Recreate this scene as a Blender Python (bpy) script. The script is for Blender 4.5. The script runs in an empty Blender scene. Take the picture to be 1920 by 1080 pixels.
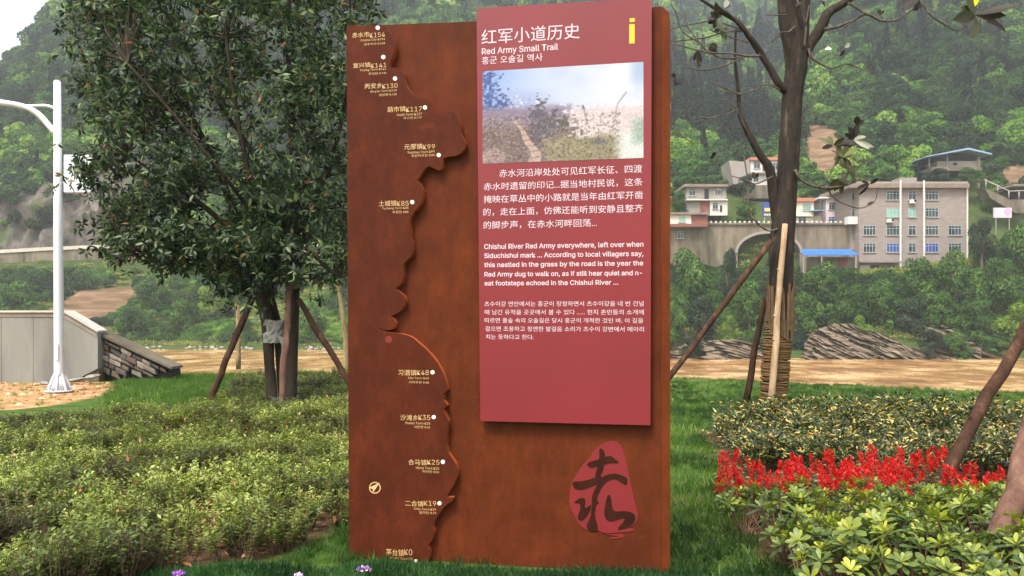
import bpy, math, random
import numpy as np
from mathutils import Vector, Matrix
R = math.radians
random.seed(7)
rng = np.random.default_rng(11)
SC = bpy.context.scene
COL = SC.collection

# ------------------------------------------------------------------ camera
F, CX, HY, CH = 1500.0, 960.0, 590.0, 1.55      # focal in photo px, centre column, horizon row, eye height
cam_d = bpy.data.cameras.new("camera")
cam = bpy.data.objects.new("camera", cam_d); COL.objects.link(cam)
cam.location = (0, 0, CH); cam.rotation_euler = (R(90), 0, 0)
cam_d.sensor_width = 36; cam_d.lens = 36 * F / 1920; cam_d.shift_y = (HY - 540) / 1920
cam_d.clip_end = 5000
SC.camera = cam
# ------------------------------------------------------------------ world, sun, exposure
SUN_EL, SUN_AZ = R(58), R(-150)                 # azimuth from +Y towards +X
w = bpy.data.worlds.new("World"); SC.world = w; w.use_nodes = True
nt = w.node_tree; nt.nodes.clear()
sky = nt.nodes.new("ShaderNodeTexSky"); sky.sky_type = 'NISHITA'; sky.sun_disc = False
sky.sun_elevation = SUN_EL; sky.sun_rotation = SUN_AZ; sky.air_density = 1.4; sky.dust_density = 5.0; sky.ozone_density = 1.0
hs = nt.nodes.new("ShaderNodeHueSaturation"); hs.inputs["Saturation"].default_value = 0.42
bg = nt.nodes.new("ShaderNodeBackground"); bg.inputs[1].default_value = 0.15
wo = nt.nodes.new("ShaderNodeOutputWorld")
nt.links.new(sky.outputs[0], hs.inputs["Color"]); nt.links.new(hs.outputs[0], bg.inputs[0]); nt.links.new(bg.outputs[0], wo.inputs[0])
sl = bpy.data.lights.new("sun", 'SUN'); sl.energy = 1.5; sl.angle = R(12); sl.color = (1.0, 0.96, 0.9)
so = bpy.data.objects.new("sun", sl); COL.objects.link(so)
sd = Vector((math.sin(SUN_AZ) * math.cos(SUN_EL), math.cos(SUN_AZ) * math.cos(SUN_EL), math.sin(SUN_EL)))
so.rotation_euler = sd.to_track_quat('Z', 'Y').to_euler(); so.location = (0, 0, 60)
SC.view_settings.view_transform = 'Standard'; SC.view_settings.look = 'None'
SC.view_settings.exposure = 1.38; SC.view_settings.gamma = 1.0
SC.render.engine = 'CYCLES'
cy = SC.cycles
cy.max_bounces = 6; cy.diffuse_bounces = 3; cy.glossy_bounces = 2; cy.transmission_bounces = 3
cy.transparent_max_bounces = 6; cy.volume_bounces = 1
cy.volume_step_rate = 4; cy.use_denoising = True

# ------------------------------------------------------------------ helpers
def gx(px, Y): return (px - CX) / F * Y
def gz(py, Y): return CH + (HY - py) / F * Y
def P(px, py, Y): return np.array([gx(px, Y), Y, gz(py, Y)])
def G(px, py):                      # point of level ground seen at a photo pixel
    Y = CH * F / (py - HY); return gx(px, Y), Y
def lin(r, g, b):
    f = lambda c: (c / 255) / 12.92 if c / 255 <= 0.04045 else ((c / 255 + 0.055) / 1.055) ** 2.4
    return (f(r), f(g), f(b), 1)

def hsh(i, j, s):
    h = (i.astype(np.int64) * 374761393 + j.astype(np.int64) * 668265263 + s * 974634777) & 0x7fffffff
    h = (h ^ (h >> 13)) * 1274126177 & 0x7fffffff
    return ((h ^ (h >> 16)) & 0xffff) / 65535.0
def vnoise(x, y, s=0):
    x = np.asarray(x, float); y = np.asarray(y, float)
    i = np.floor(x); j = np.floor(y); u = x - i; v = y - j
    u = u * u * (3 - 2 * u); v = v * v * (3 - 2 * v)
    i = i.astype(np.int64); j = j.astype(np.int64)
    return (hsh(i, j, s) * (1 - u) + hsh(i + 1, j, s) * u) * (1 - v) + (hsh(i, j + 1, s) * (1 - u) + hsh(i + 1, j + 1, s) * u) * v
def fbm(x, y, s=0, o=4):
    r = 0; a = 1; t = 0
    for k in range(o):
        r = r + a * vnoise(x * 2 ** k, y * 2 ** k, s + k); t += a; a *= .5
    return r / t

def new_mesh(name, V, polys):       # polys: list of int arrays (m,k)
    me = bpy.data.meshes.new(name)
    V = np.asarray(V, np.float32).reshape(-1, 3)
    polys = [np.asarray(p, np.int32) for p in polys if len(p)]
    me.vertices.add(len(V)); me.vertices.foreach_set("co", V.ravel())
    loops = np.concatenate([p.ravel() for p in polys])
    sizes = np.concatenate([np.full(len(p), p.shape[1], np.int32) for p in polys])
    me.loops.add(len(loops)); me.loops.foreach_set("vertex_index", loops)
    me.polygons.add(len(sizes))
    st = np.zeros(len(sizes), np.int32); st[1:] = np.cumsum(sizes)[:-1]
    me.polygons.foreach_set("loop_start", st); me.polygons.foreach_set("loop_total", sizes)
    me.update(calc_edges=True); me.validate()
    return me
def attr(me, name, data, dom='POINT'):
    a = me.attributes.new(name, 'FLOAT', dom); a.data.foreach_set("value", np.asarray(data, np.float32)); return a

def link(name, me, parent=None, mat=None, loc=None):
    o = bpy.data.objects.new(name, me); COL.objects.link(o)
    if parent is not None: o.parent = parent
    if mat is not None and me is not None and not me.materials:
        for m in (mat if isinstance(mat, (list, tuple)) else [mat]): me.materials.append(m)
    if loc is not None: o.location = loc
    return o
def tag(o, label=None, cat=None, group=None, kind=None):
    if label: o['label'] = label
    if cat: o['category'] = cat
    if group: o['group'] = group
    if kind: o['kind'] = kind
    return o
def thing(name, label, cat, loc=(0, 0, 0), rz=0, group=None):
    o = bpy.data.objects.new(name, None); COL.objects.link(o); o.location = loc; o.rotation_euler = (0, 0, rz)
    o.empty_display_size = 0.2
    return tag(o, label, cat, group)
def copy_tree(o, parent=None):
    c = o.copy(); COL.objects.link(c)
    if parent: c.parent = parent
    for ch in list(o.children): copy_tree(ch, c)
    return c

class MB:
    """collects shapes into one mesh"""
    def __init__(s): s.V = []; s.Fc = []; s.n = 0; s.mi = []; s.sm = []
    def add(s, V, faces, mi=0, smooth=False):
        s.V += [tuple(map(float, v)) for v in V]
        for f in faces: s.Fc.append([i + s.n for i in f]); s.mi.append(mi); s.sm.append(smooth)
        s.n = len(s.V); return s
    def box(s, a, b, mi=0, rot=None, c=None):
        (x0, y0, z0), (x1, y1, z1) = a, b
        V = [(x0, y0, z0), (x1, y0, z0), (x1, y1, z0), (x0, y1, z0), (x0, y0, z1), (x1, y0, z1), (x1, y1, z1), (x0, y1, z1)]
        if rot is not None:
            c = c or ((x0 + x1) / 2, (y0 + y1) / 2, (z0 + z1) / 2)
            V = [tuple(rot @ (Vector(v) - Vector(c)) + Vector(c)) for v in V]
        return s.add(V, [(0, 3, 2, 1), (4, 5, 6, 7), (0, 1, 5, 4), (1, 2, 6, 5), (2, 3, 7, 6), (3, 0, 4, 7)], mi)
    def tube(s, pts, rad, n=8, mi=0, cap=True, jit=0, seed=0):
        pts = [Vector(p) for p in pts]
        if not hasattr(rad, '__len__'): rad = [rad] * len(pts)
        rr = random.Random(seed); V = []; up = None
        for i, p in enumerate(pts):
            d = (pts[min(i + 1, len(pts) - 1)] - pts[max(i - 1, 0)]).normalized()
            if up is None: up = Vector((0, 0, 1)) if abs(d.z) < .9 else Vector((1, 0, 0))
            a = d.cross(up).normalized(); b = a.cross(d).normalized(); up = b
            for k in range(n):
                t = 2 * math.pi * k / n; q = rad[i] * (1 + jit * rr.uniform(-1, 1))
                V.append(p + a * math.cos(t) * q + b * math.sin(t) * q)
        fs = [(i * n + k, i * n + (k + 1) % n, (i + 1) * n + (k + 1) % n, (i + 1) * n + k) for i in range(len(pts) - 1) for k in range(n)]
        s.add(V, fs, mi, True)
        if cap:
            m = s.n - len(V)
            s.Fc.append([m + k for k in range(n)][::-1]); s.mi.append(mi); s.sm.append(False)
            s.Fc.append([m + (len(pts) - 1) * n + k for k in range(n)]); s.mi.append(mi); s.sm.append(False)
        return s
    def prism(s, poly, y0, y1, mi=0, mi_side=None):      # poly in (x,z), extruded along y; y0 = front
        if sum(poly[i][0] * poly[(i + 1) % len(poly)][1] - poly[(i + 1) % len(poly)][0] * poly[i][1] for i in range(len(poly))) < 0: poly = poly[::-1]
        n = len(poly); V = [(x, y0, z) for x, z in poly] + [(x, y1, z) for x, z in poly]
        s.add(V, [tuple(range(n)), tuple(range(2 * n - 1, n - 1, -1))], mi)
        m = s.n - 2 * n
        for i in range(n):
            j = (i + 1) % n
            s.Fc.append([m + j, m + i, m + n + i, m + n + j]); s.mi.append(mi if mi_side is None else mi_side); s.sm.append(False)
        return s
    def mesh(s, name):
        me = bpy.data.meshes.new(name); me.from_pydata(s.V, [], s.Fc)
        me.polygons.foreach_set("material_index", s.mi); me.polygons.foreach_set("use_smooth", s.sm); me.update(); return me
    def build(s, name, mat, parent=None, bevel=0):
        o = link(name, s.mesh(name), parent, mat)
        if bevel:
            b = o.modifiers.new("b", 'BEVEL'); b.width = bevel; b.segments = 2; b.limit_method = 'ANGLE'
        return o

# ------------------------------------------------------------------ materials
class NT:
    def __init__(s, name):
        s.m = bpy.data.materials.new(name); s.m.use_nodes = True; s.t = s.m.node_tree; s.b = s.t.nodes["Principled BSDF"]
        s.out = s.t.nodes["Material Output"]
    def n(s, t, **kw):
        nd = s.t.nodes.new("ShaderNode" + t)
        for k, v in kw.items():
            if k.startswith("_"): setattr(nd, k[1:], v)
            else: nd.inputs[k.replace("__", " ")].default_value = v
        return nd
    def l(s, a, b): s.t.links.new(a, b)
    def coord(s, kind="Object", scale=(1, 1, 1)):
        c = s.n("TexCoord"); mp = s.n("Mapping"); mp.inputs["Scale"].default_value = scale
        s.l(c.outputs[kind], mp.inputs[0]); return mp.outputs[0]
    def noise(s, vec, scale, detail=4, rough=.55):
        nd = s.n("TexNoise", Scale=scale, Detail=detail, Roughness=rough); s.l(vec, nd.inputs["Vector"]); return nd.outputs["Fac"]
    def ramp(s, fac, stops):
        r = s.n("ValToRGB"); e = r.color_ramp.elements
        while len(e) < len(stops): e.new(0.5)
        for i, (p, c) in enumerate(stops): e[i].position = p; e[i].color = c
        s.l(fac, r.inputs[0]); return r.outputs[0]
    def mix(s, fac, a, b, mode='MIX'):
        m = s.n("Mix"); m.data_type = 'RGBA'; m.blend_type = mode
        for v, i in ((fac, 0), (a, 6), (b, 7)):
            if isinstance(v, (int, float)): m.inputs[i].default_value = v
            elif isinstance(v, tuple): m.inputs[i].default_value = v
            else: s.l(v, m.inputs[i])
        return m.outputs[2]
    def bump(s, h, strength=.3, dist=.02):
        b = s.n("Bump", Strength=strength, Distance=dist); s.l(h, b.inputs["Height"]); s.l(b.outputs[0], s.b.inputs["Normal"])
    def base(s, c):
        if isinstance(c, tuple): s.b.inputs["Base Color"].default_value = c
        else: s.l(c, s.b.inputs["Base Color"])
    def rough(s, v, spec=None):
        if isinstance(v, (int, float)): s.b.inputs["Roughness"].default_value = v
        else: s.l(v, s.b.inputs["Roughness"])
        if spec is not None: s.b.inputs["Specular IOR Level"].default_value = spec

def simple(name, c, rough=.6, var=.25, scale=6, bump=.15, dist=.01, spec=.4, coord="Object", stretch=(1, 1, 1), metal=0):
    m = NT(name); v = m.coord(coord, stretch); f = m.noise(v, scale, 5)
    d = tuple(x * (1 - var) for x in c[:3]) + (1,); l = tuple(min(1, x * (1 + var)) for x in c[:3]) + (1,)
    m.base(m.ramp(f, [(.3, d), (.7, l)])); m.rough(rough, spec); m.b.inputs["Metallic"].default_value = metal
    if bump: m.bump(m.noise(v, scale * 4, 5), bump, dist)
    return m.m

def leafmat(name, stops, rough=.45, trans=.25, inst=False, spec=.35, noise=0):
    m = NT(name)
    a = m.n("Attribute", _attribute_name="rnd"); fac = a.outputs["Fac"]
    if inst:
        b = m.n("Attribute", _attribute_name="tint"); b.attribute_type = 'INSTANCER'
        mx = m.n("Math", _operation='MULTIPLY_ADD'); m.l(fac, mx.inputs[0]); mx.inputs[1].default_value = .35; 
        s2 = m.n("Math", _operation='MULTIPLY_ADD'); m.l(b.outputs["Fac"], s2.inputs[0]); s2.inputs[1].default_value = .8; s2.inputs[2].default_value = -.075
        m.l(s2.outputs[0], mx.inputs[2]); fac = mx.outputs[0]
    col = m.ramp(fac, stops); m.base(col); m.rough(rough, spec)
    tr = m.n("BsdfTranslucent"); hs_ = m.n("HueSaturation", Saturation=1.15, Value=1.5); m.l(col, hs_.inputs["Color"]); m.l(hs_.outputs[0], tr.inputs[0])
    mx2 = m.n("MixShader"); mx2.inputs[0].default_value = trans
    m.l(m.b.outputs[0], mx2.inputs[1]); m.l(tr.outputs[0], mx2.inputs[2]); m.l(mx2.outputs[0], m.out.inputs[0])
    return m.m

# ------------------------------------------------------------------ leaves (vectorised)
def norm(a): return a / np.maximum(np.linalg.norm(a, axis=-1, keepdims=True), 1e-9)
def leaf_geo(Pt, D, N, L, W, prof=((.45, 1.0),), fold=.25, droop=.15):
    Pt = np.asarray(Pt, float); D = norm(np.asarray(D, float)); N = np.asarray(N, float)
    S = norm(np.cross(D, N)); N = norm(np.cross(S, D)); n = len(Pt)
    L = np.broadcast_to(L, n)[:, None]; W = np.broadcast_to(W, n)[:, None] * .5
    droop = np.broadcast_to(droop, n)[:, None]
    rows = [Pt]
    for t, w_ in prof:
        m = Pt + D * L * t - N * L * droop * t * t
        rows += [m + S * W * w_ + N * fold * W * w_, m, m - S * W * w_ + N * fold * W * w_]
    rows.append(Pt + D * L - N * L * droop)
    V = np.stack(rows, 1); k = V.shape[1]
    T = [(0, 1, 2), (0, 2, 3)]
    for i in range(len(prof) - 1):
        a = 1 + 3 * i; b = a + 3
        T += [(a, b, b + 1), (a, b + 1, a + 1), (a + 1, b + 1, b + 2), (a + 1, b + 2, a + 2)]
    a = 1 + 3 * (len(prof) - 1); T += [(a, k - 1, a + 1), (a + 1, k - 1, a + 2)]
    T = np.array(T); tri = (np.arange(n)[:, None, None] * k + T[None]).reshape(-1, 3)
    return V.reshape(-1, 3), tri, k
def leaf_mesh(name, parts):
    """parts: list of (leaf_geo result, rnd array, material index)"""
    VV, TT, RR, MM = [], [], [], []; off = 0
    for (V, T, k), r, mi in parts:
        VV.append(V); TT.append(T + off); off += len(V); RR.append(np.repeat(r, k)); MM.append(np.full(len(T), mi, np.int32))
    me = new_mesh(name, np.concatenate(VV), [np.concatenate(TT)])
    me.polygons.foreach_set("material_index", np.concatenate(MM)); attr(me, "rnd", np.concatenate(RR)); return me
def rdir(n, r=rng): return norm(r.normal(size=(n, 3)))

# instanced "stuff": points in one object, prototypes in a collection of their own
def scatter(name, protos, pts, scl, tint=None, rot=None, parent=None, label=None, cat=None, idx=None):
    c = bpy.data.collections.new(name + "_source")
    for i, me in enumerate(protos):
        ob = bpy.data.objects.new("%s_source_%02d" % (name, i), me); c.objects.link(ob)
    n = len(pts); me = bpy.data.meshes.new(name)
    me.vertices.add(n); me.vertices.foreach_set("co", np.asarray(pts, np.float32).ravel())
    scl = np.asarray(scl, np.float32); scl = np.repeat(scl[:, None], 3, 1) if scl.ndim == 1 else scl
    a = me.attributes.new("scl", 'FLOAT_VECTOR', 'POINT'); a.data.foreach_set("vector", scl.ravel())
    if rot is None: rot = np.stack([rng.normal(0, .08, n), rng.normal(0, .08, n), rng.uniform(0, 6.283, n)], 1)
    a = me.attributes.new("rot", 'FLOAT_VECTOR', 'POINT'); a.data.foreach_set("vector", np.asarray(rot, np.float32).ravel())
    a = me.attributes.new("idx", 'INT', 'POINT'); a.data.foreach_set("value", (rng.integers(0, len(protos), n) if idx is None else idx).astype(np.int32))
    attr(me, "tint", rng.uniform(0, 1, n) if tint is None else np.clip(tint, 0, 1))
    ng = bpy.data.node_groups.new(name, 'GeometryNodeTree')
    ng.interface.new_socket("Geometry", in_out='INPUT', socket_type='NodeSocketGeometry')
    ng.interface.new_socket("Geometry", in_out='OUTPUT', socket_type='NodeSocketGeometry')
    N_ = ng.nodes.new; i_ = N_('NodeGroupInput'); o_ = N_('NodeGroupOutput'); ip = N_('GeometryNodeInstanceOnPoints'); ci = N_('GeometryNodeCollectionInfo')
    ci.inputs['Collection'].default_value = c; ci.inputs['Separate Children'].default_value = True; ci.inputs['Reset Children'].default_value = True
    def na(nm, t):
        q = N_('GeometryNodeInputNamedAttribute'); q.data_type = t; q.inputs[0].default_value = nm
        return [x for x in q.outputs if x.enabled and x.name == 'Attribute'][0]
    e2r = N_('FunctionNodeEulerToRotation')
    L_ = ng.links.new
    L_(i_.outputs[0], ip.inputs['Points']); L_(ci.outputs[0], ip.inputs['Instance']); ip.inputs['Pick Instance'].default_value = True
    L_(na('idx', 'INT'), ip.inputs['Instance Index']); L_(na('scl', 'FLOAT_VECTOR'), ip.inputs['Scale'])
    L_(na('rot', 'FLOAT_VECTOR'), e2r.inputs[0]); L_(e2r.outputs[0], ip.inputs['Rotation']); L_(ip.outputs[0], o_.inputs[0])
    o = link(name, me, parent); md = o.modifiers.new("scatter", 'NODES'); md.node_group = ng
    tag(o, label, cat, kind='stuff'); return o

def in_poly(x, y, poly):
    r = np.zeros(len(x), bool); n = len(poly)
    for i in range(n):
        (x0, y0), (x1, y1) = poly[i], poly[(i + 1) % n]
        c = ((y0 > y) != (y1 > y)) & (x < (x1 - x0) * (y - y0) / (y1 - y0 + 1e-12) + x0); r ^= c
    return r
def sample_poly(poly, dens, r=rng):
    p = np.array(poly); a, b = p.min(0), p.max(0); n = int((b[0] - a[0]) * (b[1] - a[1]) * dens)
    q = r.uniform(a, b, (n, 2)); return q[in_poly(q[:, 0], q[:, 1], poly)]
GP = lambda L: [G(*p) for p in L]

# ================================================================== setting
# ---- far terrain: direction columns, each with (distance, photo row) stations
COLS = {
 -900: [(150, 655), (158, 642), (170, 590), (185, 515), (187, 476), (197, 475), (203, 400), (240, 360), (290, 330), (345, 300)],
 -100: [(150, 655), (158, 640), (170, 590), (185, 515), (187, 476), (197, 475), (202, 390), (240, 290), (290, 230), (320, 185)],
 0:    [(150, 655), (158, 640), (170, 590), (185, 515), (187, 476), (197, 475), (202, 385), (240, 270), (290, 215), (335, 172)],
 40:   [(150, 655), (158, 640), (170, 590), (185, 515), (187, 474), (197, 473), (202, 385), (240, 250), (290, 180), (345, 122)],
 85:   [(150, 655), (158, 640), (170, 588), (185, 512), (187, 470), (197, 469), (202, 380), (240, 230), (300, 130), (350, 58)],
 300:  [(150, 655), (158, 642), (170, 590), (188, 515), (190, 462), (200, 461), (210, 330), (250, 150), (310, 0), (420, -220)],
 650:  [(148, 657), (156, 645), (168, 590), (185, 520), (188, 465), (198, 463), (220, 330), (260, 200), (330, 60), (520, -150)],
 900:  [(135, 663), (143, 650), (150, 580), (152, 510), (153, 440), (163, 438), (190, 350), (260, 200), (380, 60), (560, -120)],
 1260: [(122, 671), (128, 640), (137, 548), (146, 512), (147.5, 418), (156, 416), (175, 350), (250, 230), (400, 110), (640, -30)],
 1400: [(121, 672), (128, 640), (137, 545), (146, 512), (147.5, 418), (156, 416), (172, 360), (235, 280), (370, 150), (660, -5)],
 1455: [(121, 672), (128, 640), (137, 545), (146, 512), (147.5, 420), (156, 419), (172, 360), (230, 280), (360, 170), (680, 22)],
 1500: [(120, 672), (127, 640), (137, 542), (146, 515), (147.5, 425), (156, 424), (172, 350), (215, 250), (300, 120), (470, -20)],
 1600: [(120, 672), (128, 620), (138, 518), (147, 512), (160, 430), (164, 400), (172, 345), (205, 240), (270, 80), (400, -200)],
 1900: [(120, 672), (129, 610), (140, 480), (147, 470), (158, 430), (162, 400), (170, 350), (200, 230), (260, 60), (380, -250)],
 2900: [(120, 672), (129, 610), (140, 500), (147, 470), (158, 430), (162, 400), (170, 360), (200, 300), (260, 220), (380, 150)],
}
CPX = np.array(sorted(COLS)); KY, KZ = [], []
for c_ in CPX:
    k_ = COLS[c_]; ys = [k_[0][0] - 14] + [a for a, b in k_] + [k_[-1][0] + 150, k_[-1][0] + 420]
    zs = [-8.0] + [gz(b, a) for a, b in k_]; zs[1] = -5.0; zs += [zs[-1] * .55, zs[-1] * .3]
    KY.append(ys); KZ.append(zs)
KY = np.array(KY); KZ = np.array(KZ)
def terr(px, Y, rough=True):
    px = np.atleast_1d(np.asarray(px, float)); Y = np.atleast_1d(np.asarray(Y, float))
    ky = np.stack([np.interp(px, CPX, KY[:, k]) for k in range(KY.shape[1])]); kz = np.stack([np.interp(px, CPX, KZ[:, k]) for k in range(KY.shape[1])])
    z = np.full(Y.shape, kz[0]) if False else kz[0].copy()
    for k in range(ky.shape[0] - 1):
        t = np.clip((Y - ky[k]) / np.maximum(ky[k + 1] - ky[k], .01), 0, 1); m = Y >= ky[k]
        z = np.where(m, kz[k] + (kz[k + 1] - kz[k]) * t, z)
    if rough:
        X = gx(px, Y); a = np.clip((Y - ky[6]) / 60, 0, 1)
        z = z + a * (fbm(X / 45, Y / 45, 3) - .5) * 16 * np.clip((Y - 150) / 150, .3, 1)
        z = z + (fbm(X / 7, Y / 7, 9) - .5) * 1.3 * np.clip((Y - ky[1]) / 5, 0, 1) * np.where((Y > ky[4] - 1) & (Y < ky[6] + 1), 0.05, 1)
    return z
def cliffmask(px, Y):
    k6 = np.interp(px, CPX, KY[:, 6]); k7 = np.interp(px, CPX, KY[:, 7])
    return np.clip((360 - px) / 60, 0, 1) * (Y > k6 - .5) * (Y < k7 + 8)
def slidemask(px, py):   # bare landslide scar and gravel chute
    q = fbm(px / 40, py / 25, 5) * 34 - 17
    a = in_poly(px + q, py + q * .5, [(1498, 228), (1560, 238), (1618, 285), (1600, 325), (1575, 345), (1505, 335)])
    b = in_poly(px + q * .6, py + q * .4, [(75, 600), (140, 545), (250, 535), (270, 560), (215, 600), (150, 612)])
    c = in_poly(px + q, py + q * .5, [(1840, 335), (1885, 310), (1960, 312), (1960, 400), (1900, 372)])
    return a | b | c
pxs = np.concatenate([np.linspace(-900, -60, 30)[:-1], np.linspace(-60, 2000, 330), np.linspace(2000, 2900, 30)[1:]])
nr = 260; rows_t = np.linspace(0, 1, nr)
yy = np.unique(np.concatenate([106 + (1090 - 106) * (rows_t ** 2.2), np.linspace(183, 208, 80), np.linspace(145, 149, 10)]))
PX, YY = np.meshgrid(pxs, yy); Z = terr(PX.ravel(), YY.ravel()).reshape(PX.shape)
XX = gx(PX, YY); cm = cliffmask(PX, YY)
YYd = YY + cm * ((fbm(XX / 5, Z / 11, 21, 5) - .5) * 9 - np.abs(fbm(XX / 2.2, Z / 7, 22, 4) - .5) * 5)
Z = np.where(YY <= 107, -8.2, Z)
V = np.stack([XX, YYd, Z], -1).reshape(-1, 3); a, b = PX.shape
ii = np.arange(a * b).reshape(a, b); q = np.stack([ii[:-1, :-1], ii[:-1, 1:], ii[1:, 1:], ii[1:, :-1]], -1).reshape(-1, 4)
me = new_mesh("hills", V, [q]); me.polygons.foreach_set("use_smooth", [True] * len(me.polygons))
PYv = HY - (Z - CH) / YY * F
attr(me, "rock", np.clip(cm.ravel(), 0, 1)); attr(me, "bare", slidemask(PX.ravel(), PYv.ravel()).astype(float))
m = NT("hillside"); v = m.coord(scale=(1, 1, 1))
n1 = m.noise(v, .05, 6); n2 = m.noise(v, .6, 6)
grn = m.mix(n2, lin(34, 44, 22), lin(84, 94, 50)); grn = m.mix(m.noise(v, .12, 3), grn, lin(64, 84, 34))
vr = m.coord(scale=(1, 1, .28)); rk = m.ramp(m.noise(vr, .35, 8, .7), [(.3, lin(34, 33, 32)), (.48, lin(78, 72, 66)), (.72, lin(122, 112, 102))])
rk = m.mix(m.ramp(m.noise(v, .09, 3), [(.5, (0, 0, 0, 1)), (.62, (1, 1, 1, 1))]), rk, lin(70, 82, 48))
br = m.ramp(m.noise(m.coord(scale=(.5, 1, 3)), .25, 6), [(.3, lin(74, 62, 42)), (.5, lin(112, 88, 66)), (.7, lin(142, 116, 90))])
ra = m.n("Attribute", _attribute_name="rock"); ba = m.n("Attribute", _attribute_name="bare")
c1 = m.mix(ra.outputs["Fac"], grn, rk); m.base(m.mix(ba.outputs["Fac"], c1, br)); m.rough(.9, .1); m.bump(m.noise(vr, .8, 8, .7), .9, .8)
M_HILL = m.m
hills = tag(link("hills", me, None, M_HILL), kind='structure')

# ---- river
m = NT("muddy_water"); v = m.coord(scale=(.35, 1, 1)); n1 = m.noise(v, .25, 4)
m.base(m.ramp(m.noise(m.coord(scale=(.16, .11, 1)), 1.0, 7, .7), [(.38, lin(112, 76, 42)), (.5, lin(156, 116, 68)), (.6, lin(206, 172, 124))])); m.rough(.16, .5)  # light and dark streaks paint wave highlights into the mud colour
m.bump(m.noise(m.coord(scale=(.35, 1, 1)), .9, 8, .75), .5, .35); M_WATER = m.m
tag(MB().add([(-900, 24, -5), (1200, 24, -5), (1200, 240, -5), (-900, 240, -5)], [(0, 1, 2, 3)]).build("river", M_WATER), kind='structure')

# ---- near ground: lawn terrace that drops to the river
xs = np.concatenate([np.linspace(-260, -16, 24)[:-1], np.linspace(-16, 20, 145), np.linspace(20, 300, 24)[1:]])
ys = np.concatenate([np.linspace(-60, 2, 12)[:-1], np.linspace(2, 26, 97), np.linspace(26, 44, 20)[1:]])
X2, Y2 = np.meshgrid(xs, ys)
def edge_y(x): return np.interp(x, [-14, -4, 4, 10.5, 20], [19.5, 21.3, 19.6, 15.6, 14.5]) + (vnoise(x / 3, x * 0, 4) - .5) * .8
def gnd(x, y):
    e = edge_y(x); drop = np.clip(y - e, 0, 100)
    return (fbm(np.asarray(x) / 1.7, np.asarray(y) / 1.7, 31, 3) - .5) * .07 - np.clip(drop * .62, 0, 9) * (drop > 0)
Z2 = gnd(X2, Y2); a, b = X2.shape; ii = np.arange(a * b).reshape(a, b)
me = new_mesh("ground", np.stack([X2, Y2, Z2], -1).reshape(-1, 3), [np.stack([ii[:-1, :-1], ii[:-1, 1:], ii[1:, 1:], ii[1:, :-1]], -1).reshape(-1, 4)])
me.polygons.foreach_set("use_smooth", [True] * len(me.polygons))
soilpoly = GP([(-700, 716), (190, 716), (230, 728), (150, 752), (60, 765), (-700, 790)])
coverA = [G(-560, 812), G(60, 806), G(200, 797), G(400, 775), G(455, 715), (-3.6, 19), (-1.4, 19.3), (-1.0, 9), (-1.15, 6.3), G(650, 1000), G(560, 1036), G(480, 1052), G(300, 1088), G(100, 1140), G(-100, 1180), G(-700, 1010)]
bedL_old = [G(-500, 800), G(200, 796), G(420, 760), G(470, 705), (-2.2, 19), (-1.2, 8), G(655, 985), G(600, 990), G(330, 1062), G(-200, 1130), G(-700, 1000)]
bedR = [(2.5, 10.6), (9.5, 11.3), (9.5, 3.4), (1.62, 3.4), (1.64, 5.4), (1.85, 6.6), (2.05, 7.4), (2.15, 8.2), (2.35, 9.6)]
w1 = in_poly(X2.ravel(), Y2.ravel(), soilpoly).astype(float); w2 = (in_poly(X2.ravel(), Y2.ravel(), coverA) | in_poly(X2.ravel(), Y2.ravel(), bedR)).astype(float)
attr(me, "dirt", w1); attr(me, "bed", w2)
m = NT("ground_soil"); v = m.coord(); n1 = m.noise(v, 3, 8, .65)
turf = m.ramp(n1, [(.3, lin(44, 62, 22)), (.7, lin(84, 106, 44))]); dirt = m.ramp(n1, [(.3, lin(128, 92, 60)), (.55, lin(172, 132, 92)), (.75, lin(200, 172, 136))])
bed = m.ramp(m.noise(v, 14, 8, .7), [(.3, lin(52, 38, 28)), (.6, lin(98, 72, 54)), (.8, lin(150, 116, 90))])
da = m.n("Attribute", _attribute_name="dirt"); bb = m.n("Attribute", _attribute_name="bed")
m.base(m.mix(bb.outputs["Fac"], m.mix(da.outputs["Fac"], turf, dirt), bed)); m.rough(.95, .1); m.bump(m.noise(v, 18, 8, .7), .8, .04); M_GND = m.m
tag(link("ground", me, None, M_GND), kind='structure')

# ---- vegetation prototypes for the far side
def crown_proto(name, n, blobs, size, up=.35, seed=1, aspect=.6):
    r = np.random.default_rng(seed); bl = np.array(blobs); wgt = bl[:, 3] ** 2; k = r.choice(len(bl), n, p=wgt / wgt.sum())
    d = rdir(n, r); d[:, 2] = np.abs(d[:, 2]) * np.where(r.random(n) < .75, 1, -1)
    rad = bl[k, 3] * (1 - .35 * r.random(n) ** 2); Pp = bl[k, :3] + d * rad[:, None] * np.array([1, 1, .85])
    nn = norm(d + rdir(n, r) * .7 + np.array([0, 0, up])); dd = norm(np.cross(nn, rdir(n, r)))
    s = size * r.uniform(.6, 1.4, n)
    rn = np.clip(r.random(n) * .45 + .3 * vnoise(Pp[:, 0] * 3, Pp[:, 1] * 3 + Pp[:, 2] * 2, seed) + .25 * (bl[k, 4] if bl.shape[1] > 4 else .5), 0, 1)
    return leaf_mesh(name, [(leaf_geo(Pp - dd * s[:, None] * .5, dd, nn, s, s * aspect, fold=.3), rn, 0)])
def rblobs(seed, n, R_, H, base, rb):
    r = random.Random(seed); out = [(0, 0, base + H * .5, rb * 1.25, .5)]
    for _ in range(n):
        a_ = r.uniform(0, 6.28); q_ = r.uniform(.35, 1) * R_; z_ = r.random()
        out.append((math.cos(a_) * q_ * (1 - .55 * z_ * z_), math.sin(a_) * q_ * (1 - .55 * z_ * z_), base + z_ * H, rb * r.uniform(.6, 1.1), r.random()))
    return out
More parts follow.
